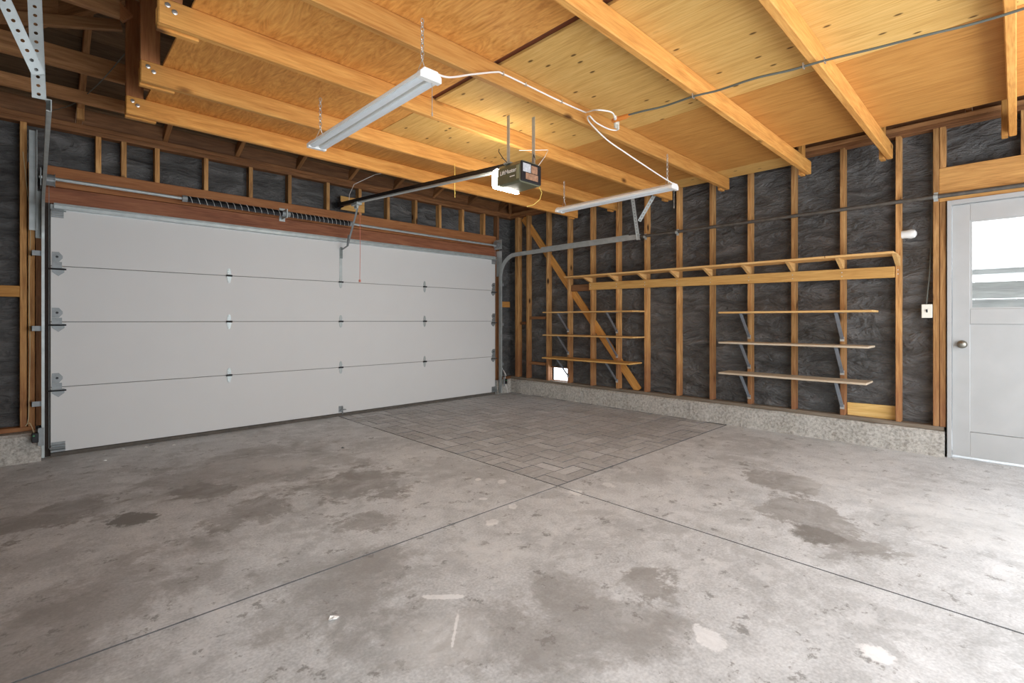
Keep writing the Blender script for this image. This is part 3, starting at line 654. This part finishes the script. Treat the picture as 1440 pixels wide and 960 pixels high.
def zr(d): return ZE + 0.10 - 0.055 + PIT * d
for k in range(10):                                   # rafters over the garage door
    x = 0.27 + k * 0.61 - 0.61
    L = min(x - XL, XP - x, 2.6)
    if L > 0.1: rafter((x, YP - 0.0, zr(0.0)), (x, YP - L, zr(L)))
for k in range(11):                                   # rafters over the right and left walls
    y = YB + 0.4 + k * 0.61
    L = min(YP - y, y - YB, 2.9)
    if L > 0.3:
        rafter((XP, y, zr(0)), (XP - L, y, zr(L))); rafter((XL, y, zr(0)), (XL + L, y, zr(L)))
for k in range(-1, 11):
    xa, xb = max(XL, 0.27 + (k - 1) * 0.61 + 0.022), min(XP, 0.27 + k * 0.61 - 0.022)
    if xb - xa > 0.1: board('frieze_block', (xa, YP - 0.03, 2.848), (xb, YP - 0.03, 2.848), 0.14, 0.03, 'ledger_wood' if False else 'old_wood', ceil, up=(0, -0.25, 1))
for k in range(0, 13):
    ya_, yb_ = YB + 0.4 + (k - 1) * 0.61 + 0.022, min(YP, YB + 0.4 + k * 0.61 - 0.022)
    if yb_ > max(ya_, YB) + 0.05:
        for xx, uu in ((XP - 0.03, (-0.25, 0, 1)), (XL + 0.03, (0.25, 0, 1))): board('frieze_block', (xx, max(ya_, YB), 2.848), (xx, yb_, 2.848), 0.14, 0.03, 'old_wood', ceil, up=uu)
for sx, x in ((1, XL), (-1, XP)): board('hip_rafter', (x, YP, zr(0) - 0.02), (x + sx * 3.0, YP - 3.0, zr(3.0) - 0.02), 0.14, 0.045, 'roof_wood', ceil)
board('ceiling_tie', (XL, 4.60, 2.93), (1.9, 4.60, 2.93), 0.14, 0.04, 'roof_wood', ceil)
board('ceiling_tie', (XL, 4.86, 2.777), (1.5, 4.86, 2.777), 0.09, 0.04, 'roof_wood', ceil)
board('ceiling_tie', (XL, 3.62, 2.93), (0.35, 3.62, 2.93), 0.14, 0.04, 'roof_wood', ceil)
board('ceiling_tie', (XL, 2.2, 2.93), (0.35, 2.2, 2.93), 0.14, 0.04, 'roof_wood', ceil)
board('brace', (-0.30, 4.4, 2.95), (0.42, 4.25, 3.12), 0.07, 0.036, 'roof_wood', ceil)
board('brace', (0.05, 3.75, 3.25), (0.40, 3.72, 2.92), 0.07, 0.036, 'header_board', ceil)
board('strut_post', (0.27, 5.42, 2.78), (0.27, 5.42, 3.05), 0.05, 0.04, 'stud_wood', ceil, up=(1, 0, 0))

# ------------------------------------------------------------------ left and back walls (beside and behind the camera), window and doorway added for light
WY0, WY1, WZ0, WZ1 = 0.6, 2.4, 1.0, 2.1
mb = MB(); mb.box((XL - T, YB - T, 0), (XL, WY0, 2.777)).box((XL - T, WY1, 0), (XL, YP + T, 2.777)).box((XL - T, WY0, 0), (XL, WY1, WZ0)).box((XL - T, WY0, WZ1), (XL, WY1, 2.777))
wall_l = mb.build('wall_left', 'building_paper', kind='structure')
for k in range(17):
    y = YB + 0.2 + k * 0.4064
    if WY0 - 0.02 < y < WY1 + 0.02: continue
    board('stud', (XL + 0.045, y, 0.242), (XL + 0.045, y, 2.70), 0.089, 0.038, 'stud_wood', wall_l, up=(1, 0, 0))
board('top_plate', (XL + 0.045, YB, 2.738), (XL + 0.045, YP - 0.1, 2.738), 0.076, 0.089, 'old_wood', wall_l)
board('sill_plate', (XL + 0.045, YB, 0.224), (XL + 0.045, YP - 0.1, 0.224), 0.036, 0.089, 'old_wood', wall_l)
MB().box((XL + 0.0005, YB, 0), (XL + 0.11, YP - 0.24, 0.205)).build('concrete_curb', 'curb_concrete', wall_l)
wn = empty('added_window_1', (XL - 0.05, 1.5, 1.0), kind='structure')  # unseen window, added to throw daylight on the right wall
mb = MB(); mb.box((XL - 0.1, WY0, WZ0), (XL + 0.03, WY0 + 0.05, WZ1)).box((XL - 0.1, WY1 - 0.05, WZ0), (XL + 0.03, WY1, WZ1)).box((XL - 0.1, WY0, WZ0), (XL + 0.05, WY1, WZ0 + 0.05)).box((XL - 0.1, WY0, WZ1 - 0.05), (XL + 0.03, WY1, WZ1)).box((XL - 0.07, 1.48, WZ0), (XL - 0.03, 1.52, WZ1))
mb.build('added_window_frame', 'entry_white', wn)
for y0, y1 in ((WY0 + 0.05, 1.48), (1.52, WY1 - 0.05)): MB().box((XL - 0.052, y0, WZ0 + 0.05), (XL - 0.048, y1, WZ1 - 0.05)).build('glass_pane', 'pane_glass', wn)
mb = MB(); mb.box((XL - T, YB - T, 0), (BX0, YB, 2.777)).box((BX1, YB - T, 0), (XP, YB, 2.777)).box((BX0, YB - T, BZ), (BX1, YB, 2.777))
wall_b = mb.build('wall_back', 'building_paper', kind='structure')
for x in (XL + 0.3, XL + 0.7, BX0 - 0.03, BX1 + 0.03): board('stud', (x, YB + 0.045, 0), (x, YB + 0.045, 2.70), 0.089, 0.038, 'stud_wood', wall_b, up=(0, 1, 0))
board('header', (BX0 - 0.05, YB + 0.045, BZ + 0.12), (BX1 + 0.05, YB + 0.045, BZ + 0.12), 0.24, 0.089, 'door_header_wood', wall_b)
board('top_plate', (XL, YB + 0.045, 2.738), (XP, YB + 0.045, 2.738), 0.076, 0.089, 'old_wood', wall_b)

# ------------------------------------------------------------------ shelves on the right wall
us = empty('wall_shelf', (5.2, 2.4, 1.6), 'long pine shelf on triangular wooden brackets across the studs', 'shelf')
board('shelf_board', (5.205, 4.23, 1.690), (5.205, 1.205, 1.680), 0.02, 0.25, 'shelf_wood', us)
board('shelf_board', (5.205, 1.20, 1.680), (5.205, 0.71, 1.678), 0.02, 0.25, 'shelf_wood', us)
board('ledger', (XR - 0.0105, 3.99, 1.567), (XR - 0.0105, 0.735, 1.532), 0.097, 0.02, 'ledger_wood', us)
for yf in (0.732, 1.140, 1.549, 1.961, 2.364, 2.754, 3.172, 3.579, 3.984):
    zt = 1.668 + 0.012 * (yf - 0.7) / 3.5; zb = 1.583 + 0.035 * (yf - 0.735) / 3.25
    MB().prism([(5.13, yf - 0.034, zt), (5.332, yf - 0.034, zt), (5.332, yf - 0.034, zb), (5.315, yf - 0.034, zb)], (0, 0.03, 0)).build('wooden_bracket', 'shelf_wood', us)
    for dz in (-0.02, 0.015): MB().tube([(XR - 0.0225, yf - 0.02, zb - 0.05 + dz), (XR - 0.019, yf - 0.02, zb - 0.05 + dz)], 0.005, 8).build('nail_head', 'nail_steel', us)
def small_shelf(y0, y1, z, xf, mat, studs, label, grp):
    s = empty('wall_shelf', (5.2, (y0 + y1) / 2, z - 0.3), label, 'shelf', grp)
    board('shelf_board', ((xf + 5.33) / 2, y0, z - 0.009), ((xf + 5.33) / 2, y1, z - 0.009), 0.018, 5.33 - xf, mat, s)
    for ys in studs:
        yc = ys - 0.019; b_ = MB(); zl = z - 0.262
        b_.box((xf + 0.04, yc - 0.012, z - 0.022), (5.331, yc + 0.012, z - 0.0185))
        p0 = Vector((xf + 0.045, yc, z - 0.024)); p1 = Vector((5.327, yc, zl))
        d = (p1 - p0).normalized(); nrm = Vector((-d.z, 0, d.x)) * 0.003
        b_.prism([p0 - nrm + Vector((0, -0.014, 0)), p1 - nrm + Vector((0, -0.014, 0)), p1 + nrm + Vector((0, -0.014, 0)), p0 + nrm + Vector((0, -0.014, 0))], (0, 0.028, 0))
        br = b_.build('shelf_bracket', 'bracket_steel', s)
        MB().box((5.324, yc - 0.017, zl - 0.02), (5.3278, yc + 0.017, zl + 0.022)).build('bracket_foot', 'nail_steel', br)
    return s
g1 = 'shelves on steel brackets near the entry door'; g2 = 'shelves on steel brackets near the garage door'
small_shelf(2.15, 0.850, 1.203, 5.06, 'shelf_wood', (1.961, 1.140), 'golden pine shelf, top of the three near the light switch', g1)
small_shelf(2.15, 0.875, 0.893, 5.06, 'pale_shelf_wood', (1.961, 1.140), 'pale worn shelf, middle of the three near the light switch', g1)
small_shelf(2.15, 0.89, 0.580, 5.06, 'pale_shelf_wood', (1.961, 1.140), 'greyish worn shelf, lowest of the three near the light switch', g1)
small_shelf(4.60, 3.16, 1.232, 5.06, 'shelf_wood', (4.379, 3.579), 'narrow pine shelf crossing the diagonal brace, top of its three', g2)
small_shelf(4.60, 3.16, 0.918, 5.06, 'shelf_wood', (4.379, 3.579), 'narrow pine shelf crossing the diagonal brace, middle of its three', g2)
small_shelf(4.60, 3.20, 0.602, 5.045, 'ledger_wood', (4.379, 3.579), 'wider tan board shelf above the bright vent, lowest of its three', g2)

# ------------------------------------------------------------------ conduit, switch, fitting
cp = empty('conduit_pipe', (5.31, 1.5, 2.13), 'dark steel conduit pipe running across the studs above the shelves', 'pipe')
MB().tube([(XR - 0.0205, -0.5, 2.128), (XR - 0.0205, 1.4, 2.132), (XR - 0.0205, 3.35, 2.138)], 0.017, 12).build('pipe_run', 'black_pipe', cp, smooth=True)
for y in (0.466, 2.735, 3.15): MB().tube([(XR - 0.0205, y - 0.014, 2.131), (XR - 0.0205, y + 0.014, 2.131)], 0.020, 12).box((XR - 0.004, y - 0.014, 2.095), (XR - 0.0005, y + 0.014, 2.168)).build('pipe_strap', 'galvanised', cp)
sw = empty('light_switch', (5.33, 0.522, 1.13), 'ivory light switch plate beside the entry door post', 'switch')
MB().box((5.322, 0.487, 1.135), (5.329, 0.557, 1.248)).build('wall_plate', 'white_plastic', sw, bevel=0.003)
MB().box((5.329, 0.492, 1.142), (5.40, 0.552, 1.241)).build('back_box', 'dull_steel', sw)
MB().prism([(5.3218, 0.517, 1.180), (5.3218, 0.517, 1.204), (5.308, 0.517, 1.206), (5.312, 0.517, 1.196)], (0, 0.010, 0)).build('toggle', 'dark_plastic', sw)
MB().tube([(5.36, 0.53, 1.24), (5.37, 0.51, 1.5), (5.40, 0.496, 1.9), (5.40, 0.492, 2.4), (5.39, 0.50, 2.68)], 0.005, 6).build('supply_cable', 'grey_cord', sw, smooth=True)
lh = empty('lamp_holder', (5.36, 0.68, 1.84), 'white porcelain fitting fixed to the stud above the shelf end', 'fitting')
MB().tube([(5.365, 0.693, 1.852), (5.365, 0.66, 1.852), (5.365, 0.63, 1.852), (5.365, 0.605, 1.852), (5.365, 0.592, 1.852)], [0.034, 0.034, 0.040, 0.034, 0.014], 16).build('porcelain_body', 'white_enamel', lh, smooth=True)
MB().tube([(5.375, 0.685, 1.83), (5.385, 0.66, 1.80), (5.39, 0.62, 1.792), (5.40, 0.55, 1.785)], 0.002, 5).tube([(5.37, 0.68, 1.83), (5.37, 0.655, 1.815), (5.375, 0.67, 1.79)], 0.002, 5).build('loose_wire', 'black_metal', lh)

# ------------------------------------------------------------------ garage door opener
go = empty('door_opener', (2.535, 2.55, 2.07), 'dark garage door opener motor with glowing white lamp lens and long rail', 'opener')
ox0, ox1, oy0, oy1, oz0, oz1 = 2.425, 2.645, 2.42, 2.655, 2.085, 2.245
mb = MB(); mb.prism([(ox0, oy0, oz0 + 0.01), (ox0 + 0.015, oy0, oz0), (ox1 - 0.015, oy0, oz0), (ox1, oy0, oz0 + 0.01), (ox1 - 0.004, oy0, oz1 - 0.03), (ox1 - 0.03, oy0, oz1), (ox0 + 0.03, oy0, oz1), (ox0 + 0.004, oy0, oz1 - 0.03)], (0, oy1 - oy0, 0))
mb.build('motor_cover', 'olive_plastic', go, bevel=0.006)
MB().box((ox0 + 0.008, oy0 - 0.012, oz0 + 0.008), (ox1 - 0.008, oy0 + 0.001, oz1 - 0.012)).build('end_panel', 'dark_plastic', go, bevel=0.005)
MB().box((ox0 + 0.022, oy0 - 0.0135, oz0 + 0.075), (ox0 + 0.10, oy0 - 0.0125, oz1 - 0.025)).build('warning_sticker', 'sticker_grey', go)
MB().box((ox0 + 0.05, oy0 - 0.0137, oz0 + 0.025), (ox1 - 0.045, oy0 - 0.0127, oz0 + 0.07)).build('wiring_sticker', 'sticker_brown', go)
MB().box((ox0 + 0.106, oy0 - 0.0135, oz0 + 0.075), (ox1 - 0.05, oy0 - 0.0125, oz1 - 0.03)).build('notice_sticker', 'sticker_brown', go)
# lens: rounded slab on the door side, hanging a little lower than the body
pr = []
for i in range(9):
    a = i / 8 * math.pi / 2; pr.append((oy1 + 0.052 * math.sin(a), oz1 - 0.02 - 0.03 + 0.03 * math.cos(a)))
for i in range(9):
    a = i / 8 * math.pi / 2; pr.append((oy1 + 0.052 * math.cos(a), oz0 + 0.03 - 0.038 * math.sin(a)))
pr += [(oy1 - 0.012, oz0 - 0.008), (oy1 - 0.012, oz0 - 0.002), (oy1 + 0.001, oz0 - 0.002)]
MB().prism([(ox0 + 0.002, y, z) for y, z in pr], (ox1 - ox0 - 0.004, 0, 0)).build('lamp_lens', 'lamp_lens', go)
# lettering on the cover
def text(s, size, mat_world, mat, parent, name):
    cu = bpy.data.curves.new(name, 'FONT'); cu.body = s; cu.size = size; cu.extrude = 0.0006; cu.offset = 0.0006
    o = bpy.data.objects.new(name + '_c', cu); COL.objects.link(o)
    dg = bpy.context.evaluated_depsgraph_get(); me = bpy.data.meshes.new_from_object(o.evaluated_get(dg)); COL.objects.unlink(o); bpy.data.objects.remove(o)
    me.materials.clear(); me.materials.append(M[mat]); return put(bpy.data.objects.new(name, me), parent, mat_world)
tm = Matrix(((0, 0, -1), (-1, 0, 0), (0, 1, 0))).to_4x4()     # text x -> -y, text y -> z, facing -x
text('LiftMaster', 0.041, Matrix.Translation((ox0 - 0.0002, oy1 - 0.034, oz0 + 0.08)) @ tm, 'white_print', go, 'lettering')
MB().box((ox0 + 0.0008, oy0 + 0.05, oz0 + 0.050), (ox0 + 0.0022, oy0 + 0.10, oz0 + 0.057)).build('small_print', 'white_print', go)
MB().box((ox0 + 0.0005, oy0 + 0.008, oz0 + 0.02), (ox0 + 0.0035, oy0 + 0.034, oz1 - 0.04)).build('edge_highlight', 'olive_highlight', go)  # highlight painted as a paler strip along the cover's near edge
# rail, trolley, arm
ra, rb = Vector((2.53, 5.42, 2.45)), Vector((2.53, 2.62, 2.262))
mb = MB(); mb.sweep([(-0.019, -0.022), (0.019, -0.022), (0.019, 0.004), (0.006, 0.010), (0.006, 0.024), (-0.006, 0.024), (-0.006, 0.010), (-0.019, 0.004)], [ra, rb], [(0, 0, 1)] * 2); mb.build('rail', 'black_metal', go)
mb = MB(); mb.sweep([(-0.0195, -0.024), (0.0195, -0.024), (0.0195, -0.012), (-0.0195, -0.012)], [ra + Vector((0, -0.35, -0.0255)), rb + Vector((0, 0.1, 0.0))], [(0, 0, 1)] * 2); mb.build('rail_lower_lip', 'galvanised', go)
tp = ra.lerp(rb, 0.13)
MB().box((tp.x - 0.03, tp.y - 0.07, tp.z - 0.05), (tp.x + 0.03, tp.y + 0.07, tp.z - 0.023)).box((tp.x - 0.012, tp.y - 0.03, tp.z - 0.085), (tp.x + 0.012, tp.y + 0.03, tp.z - 0.05)).build('trolley', 'galvanised', go, bevel=0.003)
a0 = Vector((2.545, tp.y, tp.z - 0.07)); a1 = Vector((2.545, 5.30, 1.96)); a2 = Vector((2.546, YD - 0.022, 1.93))
mb = MB(); mb.sweep([(-0.011, -0.002), (0.011, -0.002), (0.011, 0.002), (-0.011, 0.002)], [a0, a1], [(0, -1, -0.3)] * 2); mb.sweep([(-0.011, -0.002), (0.011, -0.002), (0.011, 0.002), (-0.011, 0.002)], [a1 + Vector((0, -0.03, 0.12)), a1, a2], [(0, -1, -0.3), (0, -0.8, -1), (0, -0.3, -1)])
mb.build('lift_arm', 'dull_steel', go)
MB().tube([(2.56, tp.y - 0.02, tp.z - 0.06), (2.565, tp.y - 0.02, 1.9), (2.56, tp.y - 0.02, 1.56)], 0.0028, 6).tube([(2.56, tp.y - 0.02, 1.56), (2.56, tp.y - 0.02, 1.535)], 0.011, 10).build('release_cord', 'red_cord', go)
MB().box((2.51, 5.40, 2.42), (2.515, YF - 0.023, 2.48)).box((2.545, 5.40, 2.42), (2.55, YF - 0.023, 2.48)).box((2.50, YF - 0.027, 2.41), (2.56, YF - 0.0225, 2.49)).build('rail_bracket', 'black_metal', go)
for x, y in ((2.47, 2.58), (2.62, 2.47)):
    MB().box((x - 0.002, y - 0.014, oz1 - 0.005), (x + 0.002, y + 0.014, 2.6035)).build('hanging_strap', 'galvanised', go)
MB().box((2.44, 2.54, oz1), (2.63, 2.60, oz1 + 0.012)).build('strap_foot', 'galvanised', go)
MB().tube([(2.45, 2.56, oz1), (2.41, 2.57, oz1 + 0.03), (2.38, 2.585, oz1 + 0.075), (2.37, 2.57, oz1 + 0.09)], 0.003, 6).build('wiring', 'black_metal', go)
MB().tube([(2.58, 2.44, oz1), (2.575, 2.43, oz1 + 0.05), (2.60, 2.45, oz1 + 0.075), (2.63, 2.46, oz1 + 0.045)], 0.003, 6).build('wiring', 'black_metal', go)
MB().tube([(2.63, oy0 + 0.01, oz0 + 0.01), (2.65, oy0 - 0.005, oz0 - 0.04), (2.635, oy0, oz0 - 0.09), (2.60, oy0 + 0.03, oz0 - 0.13), (2.56, oy0 + 0.06, oz0 - 0.145)], 0.0028, 6).build('antenna_wire', 'yellow_cord', go)
MB().tube([(2.64, 2.50, 2.20), (2.78, 2.50, 2.36), (2.95, 2.62, 2.48), (2.80, 2.80, 2.485)], 0.0025, 6).build('bell_wire', 'white_cord', go)
MB().tube([(2.56, 5.30, 2.44), (2.52, 5.2, 2.52), (2.50, 5.05, 2.60), (2.62, 4.8, 2.68), (2.8, 4.6, 2.72)], 0.003, 6).build('bell_wire', 'white_cord', go)

# yellow pull string tied to a joist
MB().tube([(2.66, 3.465, 2.50), (2.66, 3.462, 2.40), (2.662, 3.462, 2.36), (2.66, 3.463, 2.33), (2.661, 3.462, 2.20)], [0.002, 0.003, 0.008, 0.003, 0.0025], 6).build('pull_string', 'yellow_cord', label='knotted yellow string hanging from a joist beside the opener rail', cat='string')

# ------------------------------------------------------------------ shop lights
def shop_light(xc, y0, y1, zb, label):
    s = empty('shop_light', (xc, (y0 + y1) / 2, zb), label, 'light', 'hanging shop lights')
    L = y1 - y0
    pr = [(-0.056, 0.006), (-0.056, 0.020), (-0.034, 0.042), (0.034, 0.042), (0.056, 0.020), (0.056, 0.006), (0.008, 0.006), (0.006, 0.020), (-0.006, 0.020), (-0.008, 0.006)]
    MB().prism([(xc + a, y0, zb + b_) for a, b_ in pr], (0, L, 0)).build('housing', 'white_enamel', s)
    for sx in (-1, 1):
        MB().prism([(xc + sx * 0.030 + 0.019 * math.cos(math.pi * k / 8), y0 + 0.01, zb + 0.0055 - 0.008 * math.sin(math.pi * k / 8)) for k in range(9)], (0, L - 0.02, 0)).build('tube_lamp', 'lens_off', s, smooth=True)
    for ya_, yb_ in ((y0 - 0.012, y0 + 0.02), (y1 - 0.02, y1 + 0.012)):
        MB().prism([(xc - 0.058, ya_, zb - 0.004), (xc + 0.058, ya_, zb - 0.004), (xc + 0.058, ya_, zb + 0.022), (xc + 0.036, ya_, zb + 0.045), (xc - 0.036, ya_, zb + 0.045), (xc - 0.058, ya_, zb + 0.022)], (0, yb_ - ya_, 0)).build('end_cap', 'white_enamel', s, bevel=0.003)
    for y in (y0 + 0.06, y1 - 0.06):
        m_ = MB(); z = zb + 0.062; k = 0; zt_ = 2.487
        for sgn in (-1, 1):
            m_.tube([(xc + sgn * 0.03, y, zb + 0.04), (xc, y, zb + 0.115)], 0.002, 5)
        z = zb + 0.11
        while z < zt_:
            r = 0.012; pts = []
            for i in range(9):
                a = i / 8 * 2 * math.pi
                off = 0.008 * math.cos(a)
                pts.append((xc + (off if k % 2 else 0), y + (0 if k % 2 else off), z + r * (1 + math.sin(a))))
            m_.tube(pts, 0.0026, 4, cap=False); z += 0.019; k += 1
        m_.build('chain', 'nail_steel', s)
    MB().tube([(xc + 0.02, y0 + 0.01, zb), (xc + 0.02, y0 + 0.01, zb - 0.14)], 0.0018, 5).tube([(xc + 0.02, y0 + 0.01, zb - 0.14), (xc + 0.02, y0 + 0.01, zb - 0.155)], 0.004, 6).build('pull_chain', 'nail_steel', s)
    return s
shop_light(1.283, 1.855, 3.105, 2.205, 'white twin tube shop light over the oil stained bay, beside the opener rail')
shop_light(3.805, 1.985, 3.225, 2.205, 'white twin tube shop light over the brick paving, toward the shelves')

# ------------------------------------------------------------------ cords
def smooth_path(pts, n=8):
    P_ = [Vector(p) for p in pts]; out = []
    for i in range(len(P_) - 1):
        p0 = P_[max(i - 1, 0)]; p1 = P_[i]; p2 = P_[i + 1]; p3 = P_[min(i + 2, len(P_) - 1)]
        for k in range(n):
            s = k / n; out.append(0.5 * ((2 * p1) + (p2 - p0) * s + (2 * p0 - 5 * p1 + 4 * p2 - p3) * s * s + (3 * p1 - p0 - 3 * p2 + p3) * s ** 3))
    return out + [P_[-1]]
jf = 2.095
c1 = empty('power_cord', (2.2, 2.09, 2.5), 'white power cord clipped along a joist to the orange connector', 'cord')
pts = [(1.283, 1.845, 2.24), (1.42, 1.90, 2.28), (1.66, 2.02, 2.42), (1.90, 2.085, 2.541), (1.962, jf, 2.556), (2.15, jf, 2.557), (2.488, jf, 2.556), (2.72, jf - 0.003, 2.56), (2.74, 2.07, 2.555)]
q = [onz(u, v, 2.47) for u, v in [(838, 154.5), (858, 157), (864, 163), (866, 172)]]
MB().tube(smooth_path(pts + [tuple(p) for p in q]), 0.005, 7).build('cable', 'white_cord', c1, smooth=True)
p = onz(866, 176, 2.47); MB().tube([onz(865, 164, 2.47), onz(866, 178, 2.47)], [0.010, 0.013], 10).build('plug', 'white_plastic', c1)
for x in (1.962, 2.15, 2.49): MB().box((x - 0.004, jf - 0.008, 2.545), (x + 0.004, jf + 0.006, 2.567)).build('cord_clip', 'nail_steel', c1)
c2 = empty('power_cord', (3.2, 2.0, 2.4), 'white power cord sagging from the orange connector to a shop light', 'cord')
q = [onz(869, 179, 2.47), onz(867, 183, 2.465), onz(855, 181, 2.46), onz(838, 172, 2.47), onz(829, 163, 2.50)]
pts2 = [tuple(x) for x in q] + [(2.76, 2.075, 2.50), (2.90, 2.03, 2.40), (3.10, 1.99, 2.335), (3.35, 1.97, 2.285), (3.60, 1.965, 2.25), (3.78, 1.975, 2.24)]
MB().tube(smooth_path(pts2), 0.005, 7).build('cable', 'white_cord', c2, smooth=True)
MB().tube([onz(868, 172, 2.47), onz(869, 181, 2.47)], [0.013, 0.010], 10).build('plug', 'white_plastic', c2)
c3 = empty('extension_cord', (2.9, 0.8, 2.47), 'dark grey extension cord with orange connector crossing under the joists', 'cord')
MB().tube([onz(862, 170, 2.47), onz(866, 168, 2.47), onz(880, 164, 2.47), onz(886, 161, 2.47)], [0.014, 0.017, 0.015, 0.009], 10).build('connector', 'orange_plug', c3, smooth=True)
pts3 = [onz(u, v, 2.468) for u, v in [(884, 161.5), (905, 156), (935, 149), (975, 135.5), (1010, 127), (1062, 110), (1110, 99), (1160, 85), (1230, 68), (1300, 50), (1370, 33), (1440, 12), (1520, -16)]]
MB().tube(smooth_path(pts3), 0.0062, 7).build('cable', 'grey_cord', c3, smooth=True)
mb = MB()
for u, v in ((975, 136), (1130, 94), (1160, 86)):
    p = onz(u, v, 2.468); MB().tube([p + Vector((-0.012, 0, 0.018)), p + Vector((-0.01, 0, -0.008)), p + Vector((0.01, 0, -0.008)), p + Vector((0.012, 0, 0.018))], 0.0035, 5).build('cord_staple', 'nail_steel', c3)

# ------------------------------------------------------------------ safety sensors and wires at the track feet
def sensor(x, s, label):
    e = empty('safety_sensor', (x, 5.36, 0.14), label, 'sensor', 'garage door safety sensors')
    MB().box((x - 0.02, 5.33, 0.16), (x + 0.02, 5.39, 0.235)).build('sensor_body', 'black_metal', e, bevel=0.004)
    MB().tube([(x - 0.008, 5.3295, 0.215), (x - 0.008, 5.327, 0.215)], 0.006, 8).build('indicator', 'green_led', e)
    MB().box((x - 0.004 + s * 0.02, 5.34, 0.13), (x + s * 0.05, 5.344, 0.27)).build('sensor_bracket', 'dull_steel', e)
    return e
sn = sensor(0.0, 1, 'small black door sensor with green light and pale wire on the dark jamb side')
MB().tube(smooth_path([(-0.005, 5.37, 0.23), (-0.03, 5.38, 0.31), (-0.055, 5.40, 0.29), (-0.04, 5.41, 0.33), (-0.035, 5.45, 0.5), (-0.03, 5.46, 0.9), (-0.034, 5.47, 1.4), (-0.028, 5.48, 1.9), (-0.05, 5.48, 2.2), (-0.07, 5.49, 2.45)]), 0.0022, 6).build('sensor_wire', 'wire_pale', sn)
sn = sensor(5.065, -1, 'small black door sensor with white wires by the concrete corner')
MB().tube(smooth_path([(5.07, 5.36, 0.24), (5.10, 5.40, 0.31), (5.13, 5.40, 0.27), (5.09, 5.42, 0.36), (5.13, 5.44, 0.30), (5.08, 5.46, 0.42)]), 0.0035, 6).tube(smooth_path([(5.07, 5.37, 0.17), (5.10, 5.38, 0.14), (5.13, 5.38, 0.06), (5.15, 5.39, 0.005)]), 0.0035, 6).build('sensor_wire', 'white_cord', sn)

# ------------------------------------------------------------------ crumbs on the floor, tie wire under the roof
def chip(u, v, size, mat, label, grp):
    p = onz(u, v, 0.0); m_ = MB(); n = 7; rr = [size * random.uniform(0.6, 1.1) for _ in range(n)]
    lo_ = [(p.x + rr[k] * math.cos(k / n * 6.283), p.y + rr[k] * 0.6 * math.sin(k / n * 6.283), 0.0008 + 0.18 * size * (k % 3)) for k in range(n)]
    m_.prism(lo_, (0, 0, 0.0025)).build('paint_chip', mat, label=label, cat='debris', group=grp)
chip(468, 871, 0.022, 'white_print', 'pale curled paint chip lying alone past the long floor joint', None)
for u, v in ((205, 629), (174, 632), (245, 626), (148, 648)): chip(u, v, 0.014, 'white_print', 'tiny white paint flake by the foot of the garage door', 'paint flakes by the garage door')
chip(482, 630, 0.018, 'black_metal', 'small black scrap on the bare concrete by the garage door', None)
MB().tube(smooth_path([(0.10, 5.40, 2.80), (0.22, 5.1, 2.80), (0.33, 4.6, 2.82), (0.43, 4.17, 2.90)]), 0.003, 6).build('tie_wire', 'grey_cord', ceil)
